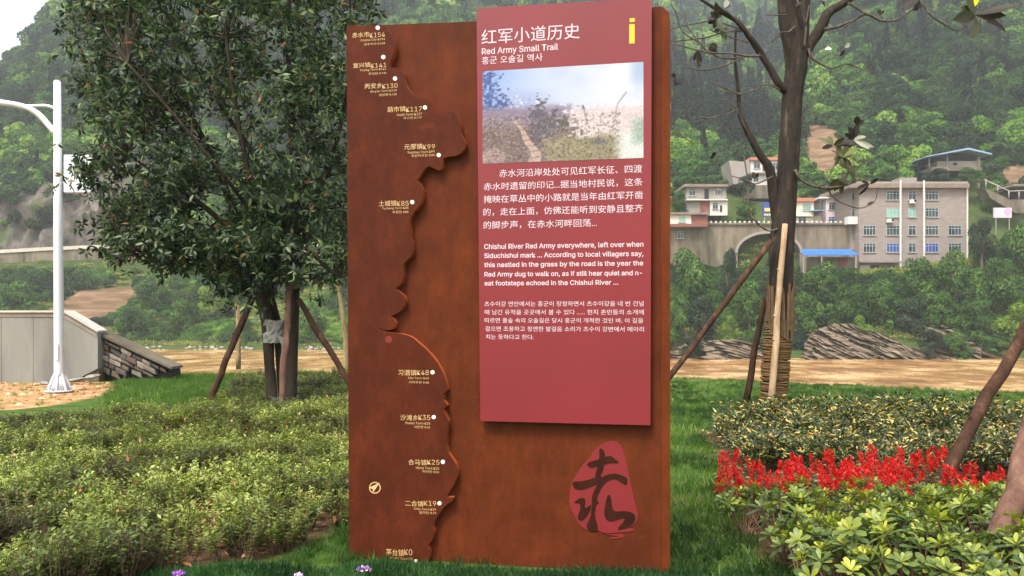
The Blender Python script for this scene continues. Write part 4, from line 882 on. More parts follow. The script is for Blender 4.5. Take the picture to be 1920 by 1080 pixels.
# broad-leaved rosette shrubs
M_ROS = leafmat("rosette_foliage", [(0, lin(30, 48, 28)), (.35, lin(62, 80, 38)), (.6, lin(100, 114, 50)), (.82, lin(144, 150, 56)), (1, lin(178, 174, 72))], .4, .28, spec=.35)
ros = []
for i in range(6):
    r = np.random.default_rng(800 + i); G_ = []; mb = MB(); RN = []; PPs, DDs, NNs, LLs, WWs = [], [], [], [], []
    for s_ in range(13):
        a_ = r.uniform(0, 6.28); b_ = math.sqrt(r.random()) * .24; c_ = np.array([math.cos(a_) * b_, math.sin(a_) * b_, .36 - b_ * .45 + r.normal(0, .035)])
        mb.tube([(0, 0, 0), tuple(c_ * .5 + [0, 0, -.04]), tuple(c_)], [.007, .005, .004], 4, cap=False)
        ax = norm(np.array([c_[0] * 1.6, c_[1] * 1.6, .5]) + r.normal(0, .12, 3)); young = np.clip(r.normal(.55, .3), 0, 1)
        u = norm(np.cross(ax, [.3, .9, .1])); v_ = np.cross(ax, u); nl = r.integers(11, 16)
        for k in range(nl):
            an = k * 2.399 + r.normal(0, .1); el = .12 + .95 * k / nl; d = (u * math.cos(an) + v_ * math.sin(an)) * math.cos(el) + ax * math.sin(el)
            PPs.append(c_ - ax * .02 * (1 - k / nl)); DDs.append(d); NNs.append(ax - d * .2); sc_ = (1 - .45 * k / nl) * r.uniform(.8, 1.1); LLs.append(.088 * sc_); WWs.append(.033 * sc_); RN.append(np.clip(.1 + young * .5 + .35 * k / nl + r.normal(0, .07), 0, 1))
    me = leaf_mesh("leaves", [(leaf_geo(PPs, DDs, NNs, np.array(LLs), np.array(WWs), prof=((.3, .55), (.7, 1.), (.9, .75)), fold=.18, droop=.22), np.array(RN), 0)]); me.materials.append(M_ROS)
    st = mb.mesh("stems"); st.materials.append(M_TWIG); ros.append([("foliage", me), ("stems", st)])
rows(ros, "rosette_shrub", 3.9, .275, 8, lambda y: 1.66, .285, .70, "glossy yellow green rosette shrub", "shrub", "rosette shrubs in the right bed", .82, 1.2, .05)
# a few thin weeds at the lawn's river edge
M_WEED = simple("weed_stalk", lin(120, 96, 60), .9, .2, 20)
wd = []
for i in range(3):
    r = random.Random(900 + i); mb = MB()
    for k in range(5):
        a_ = r.uniform(-.2, .2); h = r.uniform(.35, .8); mb.tube([(r.uniform(-.1, .1), 0, 0), (a_ * .5, r.uniform(-.05, .05), h * .6), (a_ * 1.6, r.uniform(-.1, .1), h)], [.006, .004, .003], 3)
        mb.tube([(a_ * .5, 0, h * .6), (a_ * .5 + .1 * r.choice([-1, 1]), 0, h * .8)], [.004, .002], 3)
    me = mb.mesh("weed"); me.materials.append(M_WEED); n = 26; q_ = np.random.default_rng(i); mf = leaf_mesh("l", [(leaf_geo(q_.normal(0, 1, (n, 3)) * [.12, .08, .2] + [0, 0, .4], rdir(n, q_), rdir(n, q_), .04, .02), q_.random(n), 0)]); mf.materials.append(M_SLEAF); wd.append([("stalk", me), ("foliage", mf)])
for i, (px_, lb) in enumerate([(1305, "thin brown weed at the lawn's river edge beside the sign"), (1352, "thin weed at the lawn's river edge below the crossing stake"), (1500, "low leafy weed at the river edge right of the wrapped trunk"), (1688, "leaning thin stalk at the river edge right of the rock outcrop's foot"), (1760, "small reddish weed at the river edge near the slanting stake"), (1838, "leafy green weed at the river edge beside the slanting brown stake")]):
    Y_ = 20.3; plant_copy(wd[i % 3], "river_weed", gx(px_, Y_), Y_, 1.0, i, lb, "weed", "weeds on the lawn's river edge")
# ================================================================== trees, stakes, lamp, wall
def barkmat(name, a, b_, c_, sc=9):
    m = NT(name); v = m.coord(scale=(1, 1, .3)); f = m.noise(v, sc, 8, .7); m.base(m.ramp(f, [(.3, a), (.55, b_), (.75, c_)])); m.rough(.9, .15); m.bump(m.noise(v, sc * 3, 8, .7), .9, .012); return m.m
M_BARK = barkmat("dark_bark", lin(30, 25, 20), lin(54, 46, 36), lin(88, 76, 62))
M_BARKR = barkmat("grey_bark", lin(28, 24, 20), lin(50, 43, 36), lin(92, 80, 68))
M_BRANCH = barkmat("branch_bark", lin(54, 46, 40), lin(86, 76, 66), lin(136, 124, 110), 14)
M_STAKE = barkmat("brown_stake", lin(36, 24, 17), lin(66, 45, 33), lin(108, 80, 60), 10)
M_STAKEL = barkmat("tan_stake", lin(70, 48, 39), lin(108, 80, 67), lin(140, 112, 96), 10)
M_POLEL = barkmat("peeled_pole", lin(116, 90, 66), lin(164, 138, 108), lin(190, 168, 140), 7)
M_WRAP = simple("translucent_wrap", lin(132, 130, 122), .5, .2, 8, .5, .02)
def limb(mb, pts, n=10, jit=.05, seed=0, sub=3):
    """pts: (px,py,width_px,Y) -> smooth tube"""
    A = np.array([[gx(a, Y), Y, gz(b, Y), w_ * Y / F / 2] for a, b, w_, Y in pts]); k = len(A); t = np.arange(k); tt = np.linspace(0, k - 1, (k - 1) * sub + 1)
    def cr(col):
        out = []
        for u in tt:
            i = min(int(u), k - 2); f = u - i; p0, p1, p2, p3 = A[max(i - 1, 0), col], A[i, col], A[i + 1, col], A[min(i + 2, k - 1), col]
            out.append(.5 * (2 * p1 + (p2 - p0) * f + (2 * p0 - 5 * p1 + 4 * p2 - p3) * f * f + (3 * p1 - p0 - 3 * p2 + p3) * f ** 3))
        return np.array(out)
    X_, Y_, Z_ = cr(0), cr(1), cr(2); Rr = np.interp(tt, t, A[:, 3]); mb.tube(list(zip(X_, Y_, Z_)), list(Rr), n, jit=jit, seed=seed); return list(zip(X_, Y_, Z_))
def stake(label, a, b, wa, wb, Ya, Yb, mat, grp, seed=0, kinks=0, name="tree_stake"):
    base = np.array(P(a[0], a[1], Ya)); t = thing(name, label, "stake", tuple(base), group=grp); r = random.Random(seed); top = P(b[0], b[1], Yb); n = 9; pts = []; rad = []
    for i in range(n):
        f = i / (n - 1); p = base + (top - base) * f; p = p + np.array([r.uniform(-1, 1), 0, 0]) * kinks * math.sin(math.pi * f); pts.append(tuple(p - base)); rad.append((wa * Ya / F * (1 - f) + wb * Yb / F * f) / 2)
    pts[0] = tuple(np.array(pts[0]) - (top - base) / np.linalg.norm(top - base) * .15)
    MB().tube(pts, rad, 10, jit=.07, seed=seed).build("pole", mat, t)
    mb = MB(); 
    for k in range(3):
        i = r.randrange(2, n - 2); p = Vector(pts[i]); mb.tube([p, p + Vector((r.choice([-1, 1]) * rad[i] * 1.25, -rad[i] * .5, .02))], [rad[i] * .45, rad[i] * .3], 7)
    mb.build("knot", mat, t)
    return t
# ---- dark leafy tree on the left
YT = 12.9
tb = P(525, 765, YT); t = thing("leafy_tree", "dense dark leaved multi stemmed tree held by stakes left of the sign", "tree", tuple(tb))
stems = [[(512, 768, 20, YT), (505, 680, 19, YT), (500, 600, 22, YT), (484, 540, 22, YT + .1), (466, 480, 20, YT + .15), (440, 400, 15, YT + .3), (400, 300, 13, YT + .6), (350, 200, 8, YT + .8)],
         [(529, 766, 10, YT + .2), (523, 690, 10, YT + .2), (518, 600, 16, YT + .2), (500, 540, 16, YT + .15), (480, 470, 18, YT + .1), (490, 400, 14, YT - .2), (460, 300, 10, YT - .5), (430, 120, 7, YT - .7), (420, 0, 5, YT - .7)],
         [(546, 766, 21, YT), (548, 680, 20, YT), (550, 600, 21, YT), (551, 520, 21, YT), (552, 450, 19, YT), (556, 380, 20, YT + .1), (548, 250, 14, YT + .2), (540, 100, 10, YT + .3), (545, -60, 6, YT + .3)],
         [(552, 440, 18, YT), (585, 380, 15, YT - .2), (620, 300, 11, YT - .3), (650, 180, 7, YT - .4), (660, 60, 5, YT - .4)],
         [(550, 470, 14, YT), (520, 390, 12, YT + .4), (470, 280, 9, YT + .8), (400, 180, 7, YT + 1.1), (330, 60, 5, YT + 1.3)],
         [(466, 480, 15, YT + .15), (410, 410, 11, YT), (330, 350, 8, YT - .4), (240, 290, 5, YT - .7)],
         [(490, 420, 10, YT), (420, 330, 8, YT - .9), (330, 220, 6, YT - 1.2), (240, 120, 4, YT - 1.3)],
         [(556, 400, 10, YT), (590, 480, 7, YT - .3), (640, 520, 4, YT - .5)],
         [(470, 470, 8, YT), (400, 440, 6, YT - .4), (320, 450, 4, YT - .6), (250, 470, 3, YT - .7)]]
nodes = []
for i, s_ in enumerate(stems):
    mb = MB(); pts = limb(mb, s_, 10, .06, i); o = rel(mb.build("trunk" if i < 3 else "limb", M_BARK, t), t); nodes += [np.array(p) for p in pts[(9 if i < 3 else 3):]]
nodes = np.array(nodes)
# crown volume: ellipses in the tree's own plane (px,py,rx,ry) with depth
lob = [(400, 170, 255, 230), (330, 60, 215, 170), (560, 60, 190, 160), (560, 260, 150, 190), (400, 390, 175, 85), (250, 330, 120, 120), (560, 440, 120, 90), (245, 110, 110, 120), (440, -80, 260, 120), (470, 480, 75, 60), (290, 455, 70, 35), (660, 150, 120, 200)]
r = np.random.default_rng(3); cl = []
while len(cl) < 560:
    L_ = lob[r.integers(len(lob))]; a = r.uniform(0, 6.283); q_ = r.uniform(.25, 1) ** .5; d_ = r.uniform(-1, 1)
    px_, py_ = L_[0] + math.cos(a) * q_ * L_[2], L_[1] + math.sin(a) * q_ * L_[3]; Y_ = YT + d_ * 1.9 * math.sqrt(max(0, 1 - q_ * q_ * .8)) * (.5 + L_[2] / 400) * .8
    if px_ < 690 and not (px_ < 225 and 255 < py_ < 400) and not (px_ < 150 and py_ > 200): cl.append(P(px_, py_, Y_))
cl += [P(a, b, YT - .6) for a, b in ((152, 300), (160, 322), (170, 345), (185, 305), (195, 335), (205, 285), (190, 365), (215, 350), (205, 320), (218, 300))]
cl = np.array(cl); mb = MB()
for c in cl:
    dd = np.linalg.norm(nodes - c + np.array([0, 0, .35]), axis=1); b_ = nodes[dd.argmin()]
    if np.linalg.norm(b_ - c) < 2.2: mid = (b_ + c) / 2 + r.normal(0, .08, 3) - [0, 0, .05]; mb.tube([b_, mid, c], [.014, .009, .004], 4, cap=False)
o = rel(mb.build("twigs", M_BARK, t), t); o['kind'] = 'stuff'
M_TLEAF = leafmat("tree_leaf", [(0, lin(20, 32, 21)), (.35, lin(40, 56, 36)), (.7, lin(66, 84, 50)), (.9, lin(98, 112, 70)), (.975, lin(126, 134, 92)), (.985, lin(100, 66, 42)), (1, lin(160, 108, 72))], .5, .28, spec=.28)
def whorl_leaves(C, nwh, spread, nl, LL, WW, r, down=.3):
    c = np.repeat(C, nwh, 0) + r.normal(0, spread, (len(C) * nwh, 3)); n = len(c); ax = norm(r.normal(0, .6, (n, 3)) + np.array([0, 0, .35]))
    u = norm(np.cross(ax, rdir(n, r))); v_ = np.cross(ax, u); PP, DD, NN = [], [], []
    for k in range(nl):
        an = (k * 2.4 + r.normal(0, .3, n))[:, None]; el = r.uniform(-.3, .7, n)[:, None]; d = (u * np.cos(an) + v_ * np.sin(an)) * np.cos(el) + ax * np.sin(el) - np.array([0, 0, down]); PP.append(c + d * .015); DD.append(d); NN.append(ax - d * .2 + rdir(n, r) * .25)
    PP, DD, NN = map(np.concatenate, (PP, DD, NN)); n = len(PP); s_ = r.uniform(.6, 1.2, n)
    return leaf_geo(PP, DD, NN, LL * s_, WW * s_, prof=((.3, .85), (.65, .8)), fold=.2, droop=r.uniform(.05, .4, n)), n
g_, n = whorl_leaves(cl, 11, .17, 8, .125, .044, r)
o = rel(link("foliage", leaf_mesh("crown", [(g_, np.clip(r.random(n), 0, 1), 0)]), t, M_TLEAF), t); print("leaves", n)
# white wraps and ties on this tree
def band(t, px0, px1, py0, py1, Y, name, seed, flap=True, mat=None):
    x0, x1, z0, z1 = gx(px0, Y), gx(px1, Y), gz(py1, Y), gz(py0, Y); cx_, rx = (x0 + x1) / 2, (x1 - x0) / 2; r_ = random.Random(seed); V_ = []; n1, n2 = 18, 7
    for j in range(n2):
        for k in range(n1):
            a_ = 2 * math.pi * k / n1; q = 1 + r_.uniform(-.13, .16); V_.append((cx_ + math.cos(a_) * rx * q, Y + math.sin(a_) * rx * .8 * q, z0 + (z1 - z0) * j / (n2 - 1) + r_.uniform(-.02, .02)))
    mb = MB().add(V_, [(j * n1 + k, j * n1 + (k + 1) % n1, (j + 1) * n1 + (k + 1) % n1, (j + 1) * n1 + k) for j in range(n2 - 1) for k in range(n1)])
    if flap: mb.add([(cx_ + rx * .6, Y - rx, z0 + .12), (cx_ + rx * 1.3, Y - rx, z0 + .08), (cx_ + rx * 1.5, Y - rx, z0 - .12), (cx_ + rx * 1.1, Y - rx * 1.1, z0 - .04)], [(0, 1, 2, 3)])
    return rel(mb.build(name, mat or M_WRAP, t), t)
band(t, 494, 532, 600, 642, YT, "plastic_wrap", 1); band(t, 470, 500, 545, 565, YT + .1, "plastic_wrap", 2, False); band(t, 535, 567, 498, 518, YT, "plastic_wrap", 3); band(t, 536, 566, 525, 540, YT, "plastic_wrap", 4)
band(t, 502, 560, 742, 749, YT + .1, "tie_rope", 5, False)
SG = "stakes of the leafy left tree"
stake("dark stake leaning right against the leafy tree's left stem", (392, 753), (474, 556), 12, 12, YT - .6, YT, M_STAKE, SG, 1, .02)
stake("pinkish bark stake standing upright in front of the leafy tree's stems", (527, 768), (544, 520), 12, 12, YT - .5, YT - .25, M_STAKEL, SG, 2, .02)
stake("brown stake leaning left from the sign's edge to the leafy tree", (672, 745), (560, 562), 12, 11, YT - .5, YT - .2, M_STAKE, SG, 3, .02)
# ---- two slim young trees behind
def young(label, base, pts, lobes, Y, nc, seed):
    t = thing("young_tree", label, "tree", tuple(P(base[0], base[1], Y))); mb = MB(); limb(mb, [(a, b, c, Y) for a, b, c in pts], 8, .05, seed); rel(mb.build("trunk", M_YB, t), t)
    r = np.random.default_rng(seed); C = []
    for _ in range(nc):
        L_ = lobes[r.integers(len(lobes))]; d = rdir(1, r)[0] * r.uniform(.3, 1); C.append(P(L_[0] + d[0] * L_[2], L_[1] + d[2] * L_[3], Y + d[1] * L_[2] * Y / F))
    C = np.array(C); top = np.array([P(a, b, Y) for a, b, c in pts[2:]]); mb = MB()
    for c in C: b_ = top[np.linalg.norm(top - c, axis=1).argmin()]; mb.tube([b_, (b_ + c) / 2 + r.normal(0, .05, 3), c], [.012, .008, .004], 4, cap=False)
    o = rel(mb.build("twigs", M_YB, t), t); o['kind'] = 'stuff'
    g_, n = whorl_leaves(C, 7, .15, 7, .13, .045, r, .5); rel(link("foliage", leaf_mesh("crown", [(g_, r.random(n) * .93, 0)]), t, M_TLEAF), t)
M_YB = barkmat("young_bark", lin(96, 80, 58), lin(142, 122, 88), lin(176, 156, 118))
young("slim tree with pale straight trunk behind the left stake", (446, 690), [(447, 692, 9, ), (447, 600, 9), (445, 540, 9), (442, 490, 8), (425, 430, 5)], [(425, 440, 60, 50), (440, 470, 40, 40)], 22.5, 34, 5)
young("slim tree with bent pale trunk at the sign's left edge", (650, 700), [(651, 700, 9), (648, 640, 9), (638, 560, 8), (630, 500, 8), (622, 440, 6)], [(622, 440, 48, 60), (640, 490, 35, 45), (612, 400, 50, 50)], 20.5, 50, 6)

# ---- bare trunked tree on the right
YR = 13.6
t = thing("bare_tree", "nearly bare tree with straw wrapped grey trunk on the lawn right of the sign", "tree", tuple(P(1452, 752, YR)))
mb = MB()
limb(mb, [(1452, 756, 43, YR), (1456, 640, 41, YR), (1464, 540, 42, YR), (1465, 470, 46, YR), (1469, 420, 44, YR), (1476, 340, 38, YR), (1482, 240, 38, YR), (1487, 170, 37, YR), (1493, 128, 41, YR), (1491, 100, 40, YR), (1478, 40, 34, YR), (1474, -10, 32, YR), (1462, -120, 26, YR)], 16, .04, 1)
limb(mb, [(1494, 130, 30, YR), (1502, 80, 27, YR + .05), (1504, 20, 28, YR + .1), (1510, -40, 26, YR + .1), (1520, -140, 20, YR + .1)], 12, .04, 2)
limb(mb, [(1496, 125, 22, YR), (1512, 92, 22, YR), (1538, 55, 20, YR), (1552, 25, 18, YR), (1585, 4, 15, YR), (1625, -30, 12, YR)], 10, .05, 3)
limb(mb, [(1462, 440, 22, YR), (1452, 380, 20, YR), (1444, 320, 18, YR - .05), (1425, 290, 15, YR - .1), (1404, 250, 13, YR - .1), (1388, 215, 9, YR - .1), (1384, 170, 7, YR - .1), (1378, 110, 5, YR - .1), (1380, 55, 4, YR - .1)], 8, .05, 4)
limb(mb, [(1478, 175, 16, YR), (1462, 160, 14, YR - .1), (1445, 130, 13, YR - .1), (1424, 98, 11, YR - .1), (1403, 68, 9, YR - .1), (1385, 42, 8, YR - .1), (1350, 22, 6, YR - .1), (1310, -4, 5, YR - .1), (1280, -25, 4, YR - .1)], 8, .06, 5)
limb(mb, [(1440, 118, 7, YR - .1), (1420, 85, 8, YR - .15), (1390, 50, 8, YR - .2), (1370, 30, 6, YR - .2), (1340, 8, 5, YR - .2)], 7, .06, 6)
rel(mb.build("trunk", M_BARKR, t), t)
BR = [[(1545, 56, 9), (1570, 50, 7), (1600, 38, 6), (1625, 26, 6), (1650, 38, 5), (1680, 38, 5), (1705, 22, 4), (1728, 10, 3)], [(1600, 38, 3), (1585, 51, 3)], [(1590, 5, 5), (1610, 18, 4), (1632, 30, 3)],
      [(1728, 5, 4), (1745, 28, 4), (1770, 45, 4), (1795, 58, 3), (1812, 48, 3)], [(1730, -20, 4), (1727, 15, 3)],
      [(1515, 92, 7), (1522, 108, 6), (1540, 120, 5), (1560, 128, 4), (1588, 120, 3), (1612, 128, 3)], [(1517, 96, 4), (1520, 120, 2)], [(1508, 90, 6), (1511, 50, 5), (1502, 20, 4), (1494, 0, 4)], [(1511, 45, 4), (1517, 10, 3)],
      [(1426, 105, 5), (1400, 105, 5), (1370, 100, 4), (1325, 98, 3), (1255, 80, 3)], [(1400, 58, 4), (1360, 60, 3), (1325, 70, 3), (1290, 75, 3), (1256, 78, 2)], [(1395, 57, 3), (1340, 40, 3), (1300, 45, 3), (1256, 55, 2)],
      [(1424, 104, 5), (1400, 106, 4), (1360, 110, 4), (1330, 98, 4), (1310, 78, 3), (1290, 50, 3), (1287, 20, 2)], [(1310, 78, 3), (1280, 60, 3), (1266, 20, 3), (1256, 8, 2)], [(1395, 108, 4), (1360, 122, 4), (1320, 132, 3), (1280, 125, 2)],
      [(1403, 80, 3), (1370, 70, 3), (1345, 62, 3), (1330, 55, 2)], [(1462, 168, 4), (1440, 158, 3), (1415, 168, 3), (1388, 176, 3), (1360, 165, 3), (1328, 152, 2)], [(1388, 178, 3), (1350, 170, 2)],
      [(1385, 205, 4), (1360, 215, 3), (1325, 222, 3), (1300, 212, 2), (1265, 190, 2)], [(1402, 250, 3), (1378, 200, 3), (1350, 185, 2)], [(1325, 223, 2), (1305, 230, 2), (1280, 215, 2)],
      [(1457, 430, 6), (1440, 432, 5), (1420, 418, 5), (1405, 395, 4), (1402, 340, 3), (1396, 300, 3), (1390, 260, 2)], [(1450, 330, 4), (1430, 340, 4), (1415, 345, 3), (1400, 338, 2), (1372, 330, 2)],
      [(1490, 318, 7), (1500, 335, 7), (1515, 345, 6), (1540, 352, 6), (1575, 350, 5), (1600, 342, 4), (1612, 335, 3)], [(1530, 352, 4), (1552, 335, 3), (1568, 300, 3), (1577, 270, 3), (1590, 258, 3)], [(1545, 352, 4), (1570, 340, 3), (1600, 318, 3), (1630, 300, 2)],
      [(1550, 352, 4), (1565, 372, 3), (1590, 385, 3), (1615, 390, 3), (1640, 378, 2), (1645, 355, 2)], [(1580, 352, 4), (1590, 320, 4), (1588, 300, 3)], [(1490, 50, 5), (1478, 60, 4), (1460, 62, 3), (1447, 80, 3)], [(1478, 28, 3), (1436, 28, 2)],
      [(1256, 190, 3), (1266, 240, 3), (1300, 270, 2)], [(1462, 66, 4), (1448, 76, 2)]]
for i, b_ in enumerate(BR):
    mb = MB(); limb(mb, [(a, c, w_ * .85, YR - .12 - .03 * (i % 5)) for a, c, w_ in b_], 6, .08, 20 + i); rel(mb.build("branch", M_BRANCH, t), t)
# straw wrap: wound rope turns, and split bamboo slats around the upper part
M_STRAW = simple("straw_rope", lin(102, 78, 50), .95, .3, 25, .8, .01, .1, stretch=(1, 1, 3)); M_SLAT = barkmat("old_slat", lin(58, 44, 32), lin(98, 78, 56), lin(134, 112, 84), 14)
mb = MB(); 
for k in range(50):
    py_ = 753 - k * 3.05; cx_ = np.interp(py_, [600, 640, 752], [1461, 1457, 1450]); rd = (24 if k < 40 else 22.8) * YR / F * random.uniform(.96, 1.06); c_ = P(cx_, py_, YR); N_ = 22; tl = random.uniform(-.02, .02)
    mb.tube([(c_[0] + math.cos(a) * rd, c_[1] + math.sin(a) * rd, c_[2] + tl * math.cos(a) + random.uniform(-.004, .004)) for a in np.linspace(0, 2 * math.pi, N_)], [.0165 * random.uniform(.8, 1.3) for _ in range(N_)], 6, cap=False)
o = rel(mb.build("straw_rope", M_STRAW, t), t)
sl_m = MB().box((-.016, -.008, 0), (.016, .008, 1)).mesh("slat"); sl_m.materials.append(M_SLAT)
for k in range(17):
    a_ = -math.pi + math.pi * (k + .5) / 17 * 1.0; rd = 26.5 * YR / F; c_ = P(1462, 640, YR); o = link("slat", sl_m, t); o.location = Vector((c_[0] + math.cos(a_) * rd, c_[1] + math.sin(a_) * rd, gz(random.uniform(600, 640), YR))) - t.location
    o.rotation_euler = (random.uniform(-.03, .03), random.uniform(-.03, .05), a_ + math.pi / 2); o.scale = (random.uniform(.8, 1.3), 1, (gz(545, YR) - gz(635, YR)) * random.uniform(.85, 1.05))
# leaves on the bare tree
M_MLEAF = leafmat("magnolia_leaf", [(0, lin(30, 20, 15)), (.3, lin(42, 34, 22)), (.5, lin(54, 56, 26)), (.75, lin(98, 98, 56)), (.9, lin(150, 150, 126)), (1, lin(190, 190, 176))], .5, .2, spec=.25)
LV = []  # px,py,angle(deg, 0=right,90=up),len px,width px,rnd
for (x, y, sets) in [(1828, 28, [(200, 62, 24, .4), (250, 66, 26, .55), (215, 40, 24, .35), (-35, 64, 20, .3), (5, 72, 20, .3), (-10, 52, 16, .2), (110, 40, 22, .5), (150, 30, 20, .45)]), (1722, -5, [(230, 40, 22, .3), (200, 34, 20, .3), (255, 28, 18, .2)]),
                     (1600, 262, [(80, 30, 13, .1), (110, 26, 14, .05), (150, 22, 10, .1), (200, 34, 12, .15), (-20, 42, 9, .95), (-35, 34, 9, .9), (20, 26, 9, .9), (240, 22, 10, .3)]), (1608, 236, [(100, 18, 12, .0), (250, 24, 13, .05), (40, 16, 10, .1)]), (1562, 272, [(160, 32, 10, .85), (200, 26, 10, .3), (120, 20, 9, .8), (30, 24, 11, .5), (-40, 22, 9, .5), (0, 30, 10, .6)]),
                     (1580, 295, [(150, 28, 12, .5), (30, 30, 12, .75), (0, 26, 11, .6), (80, 30, 12, .8), (110, 26, 12, .65), (200, 22, 10, .6), (-50, 24, 10, .55)]), (1590, 318, [(60, 26, 11, .8), (130, 24, 10, .7), (-60, 26, 12, .5), (10, 20, 10, .6)]), (1572, 335, [(230, 30, 15, .5), (-70, 30, 16, .5), (-110, 26, 14, .45), (-30, 20, 12, .4)]), (1630, 345, [(200, 24, 8, .1), (230, 30, 8, .15), (30, 20, 7, .1), (160, 16, 7, .1)]),
                     (1340, 292, [(200, 14, 7, .1), (0, 12, 8, .05), (120, 9, 8, .1)]), (1345, 35, [(100, 30, 12, .3), (60, 24, 11, .5), (-80, 28, 12, .5), (-110, 20, 10, .1), (180, 20, 12, .05), (210, 24, 12, .1), (140, 18, 10, .2)]), (1352, 55, [(-60, 24, 10, .55), (-90, 26, 12, .5), (-20, 16, 9, .4), (200, 16, 9, .1)]), (1335, 80, [(-80, 26, 11, .3), (-100, 22, 10, .4), (-60, 18, 9, .2)]), (1358, 15, [(70, 16, 12, .95), (20, 12, 10, .3)]),
                     (1308, 95, [(-70, 24, 9, .1), (-110, 20, 8, .1), (-90, 30, 8, .35)]), (1313, 118, [(-120, 10, 8, .3)]), (1268, 145, [(-100, 18, 12, .05), (-70, 16, 12, .05), (160, 12, 10, .1)]), (1258, 165, [(-90, 22, 8, .4)]), (1560, 92, [(175, 13, 11, .97)]), (1583, 88, [(-110, 20, 10, .1), (30, 16, 9, .95), (-130, 14, 8, .1)]), (1650, 27, [(60, 10, 8, .45), (120, 10, 8, .45)]),
                     (1415, 335, [(100, 14, 9, .4), (60, 12, 8, .1), (150, 10, 8, .1)]), (1505, 5, [(60, 14, 10, .95), (200, 14, 10, .1)]), (1540, 0, [(-60, 14, 9, .2), (30, 14, 9, .9)]), (1640, 378, [(200, 16, 6, .2)])]:
    for (a_, l_, w_, rn_) in sets: LV.append((x, y, a_, l_, w_, rn_))
r = np.random.default_rng(4); n = len(LV); A = np.array(LV); yl = YR - .15 + r.normal(0, .08, n); ang = np.radians(A[:, 2]); Pl = np.array([P(a[0], a[1], y) for a, y in zip(LV, yl)])
D = np.stack([np.cos(ang), r.normal(-.25, .25, n), np.sin(ang)], 1); N_ = np.stack([r.normal(0, .5, n), -np.ones(n), r.normal(.2, .5, n)], 1)
rel(link("foliage", leaf_mesh("sparse_leaves", [(leaf_geo(Pl, D, N_, A[:, 3] * YR / F, A[:, 4] * YR / F, prof=((.2, .6), (.5, 1), (.8, .7)), fold=.3, droop=r.uniform(-.1, .25, n)), A[:, 5], 0)]), t, M_MLEAF), t)
g_ = leaf_geo([P(1828, 12, YR - .4)], [[.1, -.2, 1]], [[0, -1, .3]], .2, .09, prof=((.2, .6), (.5, 1), (.8, .7)), fold=.3); rel(link("young_leaf", leaf_mesh("yl", [(g_, np.array([.5]), 0)]), t, leafmat("lime_leaf", [(0, lin(214, 214, 30)), (1, lin(230, 226, 50))], .4, .4)), t)
SG = "stakes of the bare right tree"
stake("long dark stake leaning from the sign's edge up to the bare trunk", (1244, 722), (1446, 452), 11, 11, YR - .7, YR - .25, M_STAKE, SG, 11, .02)
stake("short dark stake standing just left of the straw wrapped trunk", (1401, 742), (1434, 560), 13, 10, YR + .3, YR + .2, M_STAKE, SG, 12, .02)
stake("pale peeled pole standing in front of the straw wrapped trunk", (1444, 770), (1472, 420), 13, 10, YR - .5, YR - .32, M_POLEL, SG, 13, .02)
SG = "big stakes at the right edge"
stake("crooked brown stake rising right out of the rosette shrubs", (1752, 925), (1945, 575), 25, 21, 6.7, 7.4, M_STAKE, SG, 21, .03)
stake("thick pinkish stake nearest the camera at the lower right corner", (1846, 1120), (1985, 640), 45, 35, 4.4, 5.0, M_STAKEL, SG, 22, .02)

# ---- street lamp
YL = 16.0
M_LAMP = simple("white_paint", lin(200, 200, 205), .4, .07, 1.6, 0, .01, .4, stretch=(3, 3, .5))
t = thing("street_lamp", "tall white street lamp pole with curved double arm at the left", "lamp", tuple(P(111, 734, YL)))
base = P(111, 734, YL); top = P(107.5, 153, YL)
mb = MB(); mb.tube([base + [0, 0, .05], base + [0, 0, .4], (base + top) / 2, top], [.1, .098, .088, .068], 8); mb.tube([top, top + [0, 0, .02]], [.07, .05], 8)
rel(mb.build("pole", M_LAMP, t), t)
rel(MB().tube([base + [0, 0, 0], base + [0, 0, .03]], .26, 16).build("base_plate", M_LAMP, t), t)
mb = MB()
for k in range(8):
    a = k * math.pi / 4 + .3; u_ = Vector((math.cos(a), math.sin(a), 0)); w_ = Vector((-u_.y, u_.x, 0)) * .007; b0 = Vector(base)
    mb.add([b0 + u_ * .24 + Vector((0, 0, .03)) - w_, b0 + u_ * .08 + Vector((0, 0, .03)) - w_, b0 + u_ * .08 + Vector((0, 0, .42)) - w_, b0 + u_ * .24 + Vector((0, 0, .03)) + w_, b0 + u_ * .08 + Vector((0, 0, .03)) + w_, b0 + u_ * .08 + Vector((0, 0, .42)) + w_], [(0, 1, 2), (5, 4, 3), (0, 2, 5, 3), (0, 3, 4, 1), (1, 4, 5, 2)])
rel(mb.build("base_fin", M_LAMP, t), t)
for k in range(8):
    a = k * math.pi / 4; rel(MB().tube([base + [.225 * math.cos(a), .225 * math.sin(a), .03], base + [.225 * math.cos(a), .225 * math.sin(a), .075]], .016, 6).build("bolt", M_GREY, t), t)
rel(MB().box(tuple(base + [-.04, -.104, .62]), tuple(base + [.04, -.09, .95])).build("hatch", simple("hatch_paint", lin(190, 190, 192), .4, .05, 4), t, .006), t)
mb = MB(); mb.tube([base + [0, 0, .03], base + [0, 0, .3]], [.2, .1], 8); rel(mb.build("base_cone", M_LAMP, t), t)
mb = MB(); limb(mb, [(105, 250, 11, YL), (92, 236, 11, YL), (72, 214, 11, YL), (45, 200, 11, YL), (0, 192, 11, YL), (-60, 186, 9, YL)], 10, 0, 0); rel(mb.build("arm", M_LAMP, t), t)
mb = MB(); limb(mb, [(106, 204, 6, YL), (85, 198, 6, YL), (60, 199, 6, YL), (30, 197, 6, YL), (0, 194, 5, YL)], 8, 0, 0); rel(mb.build("brace_arm", M_LAMP, t), t)
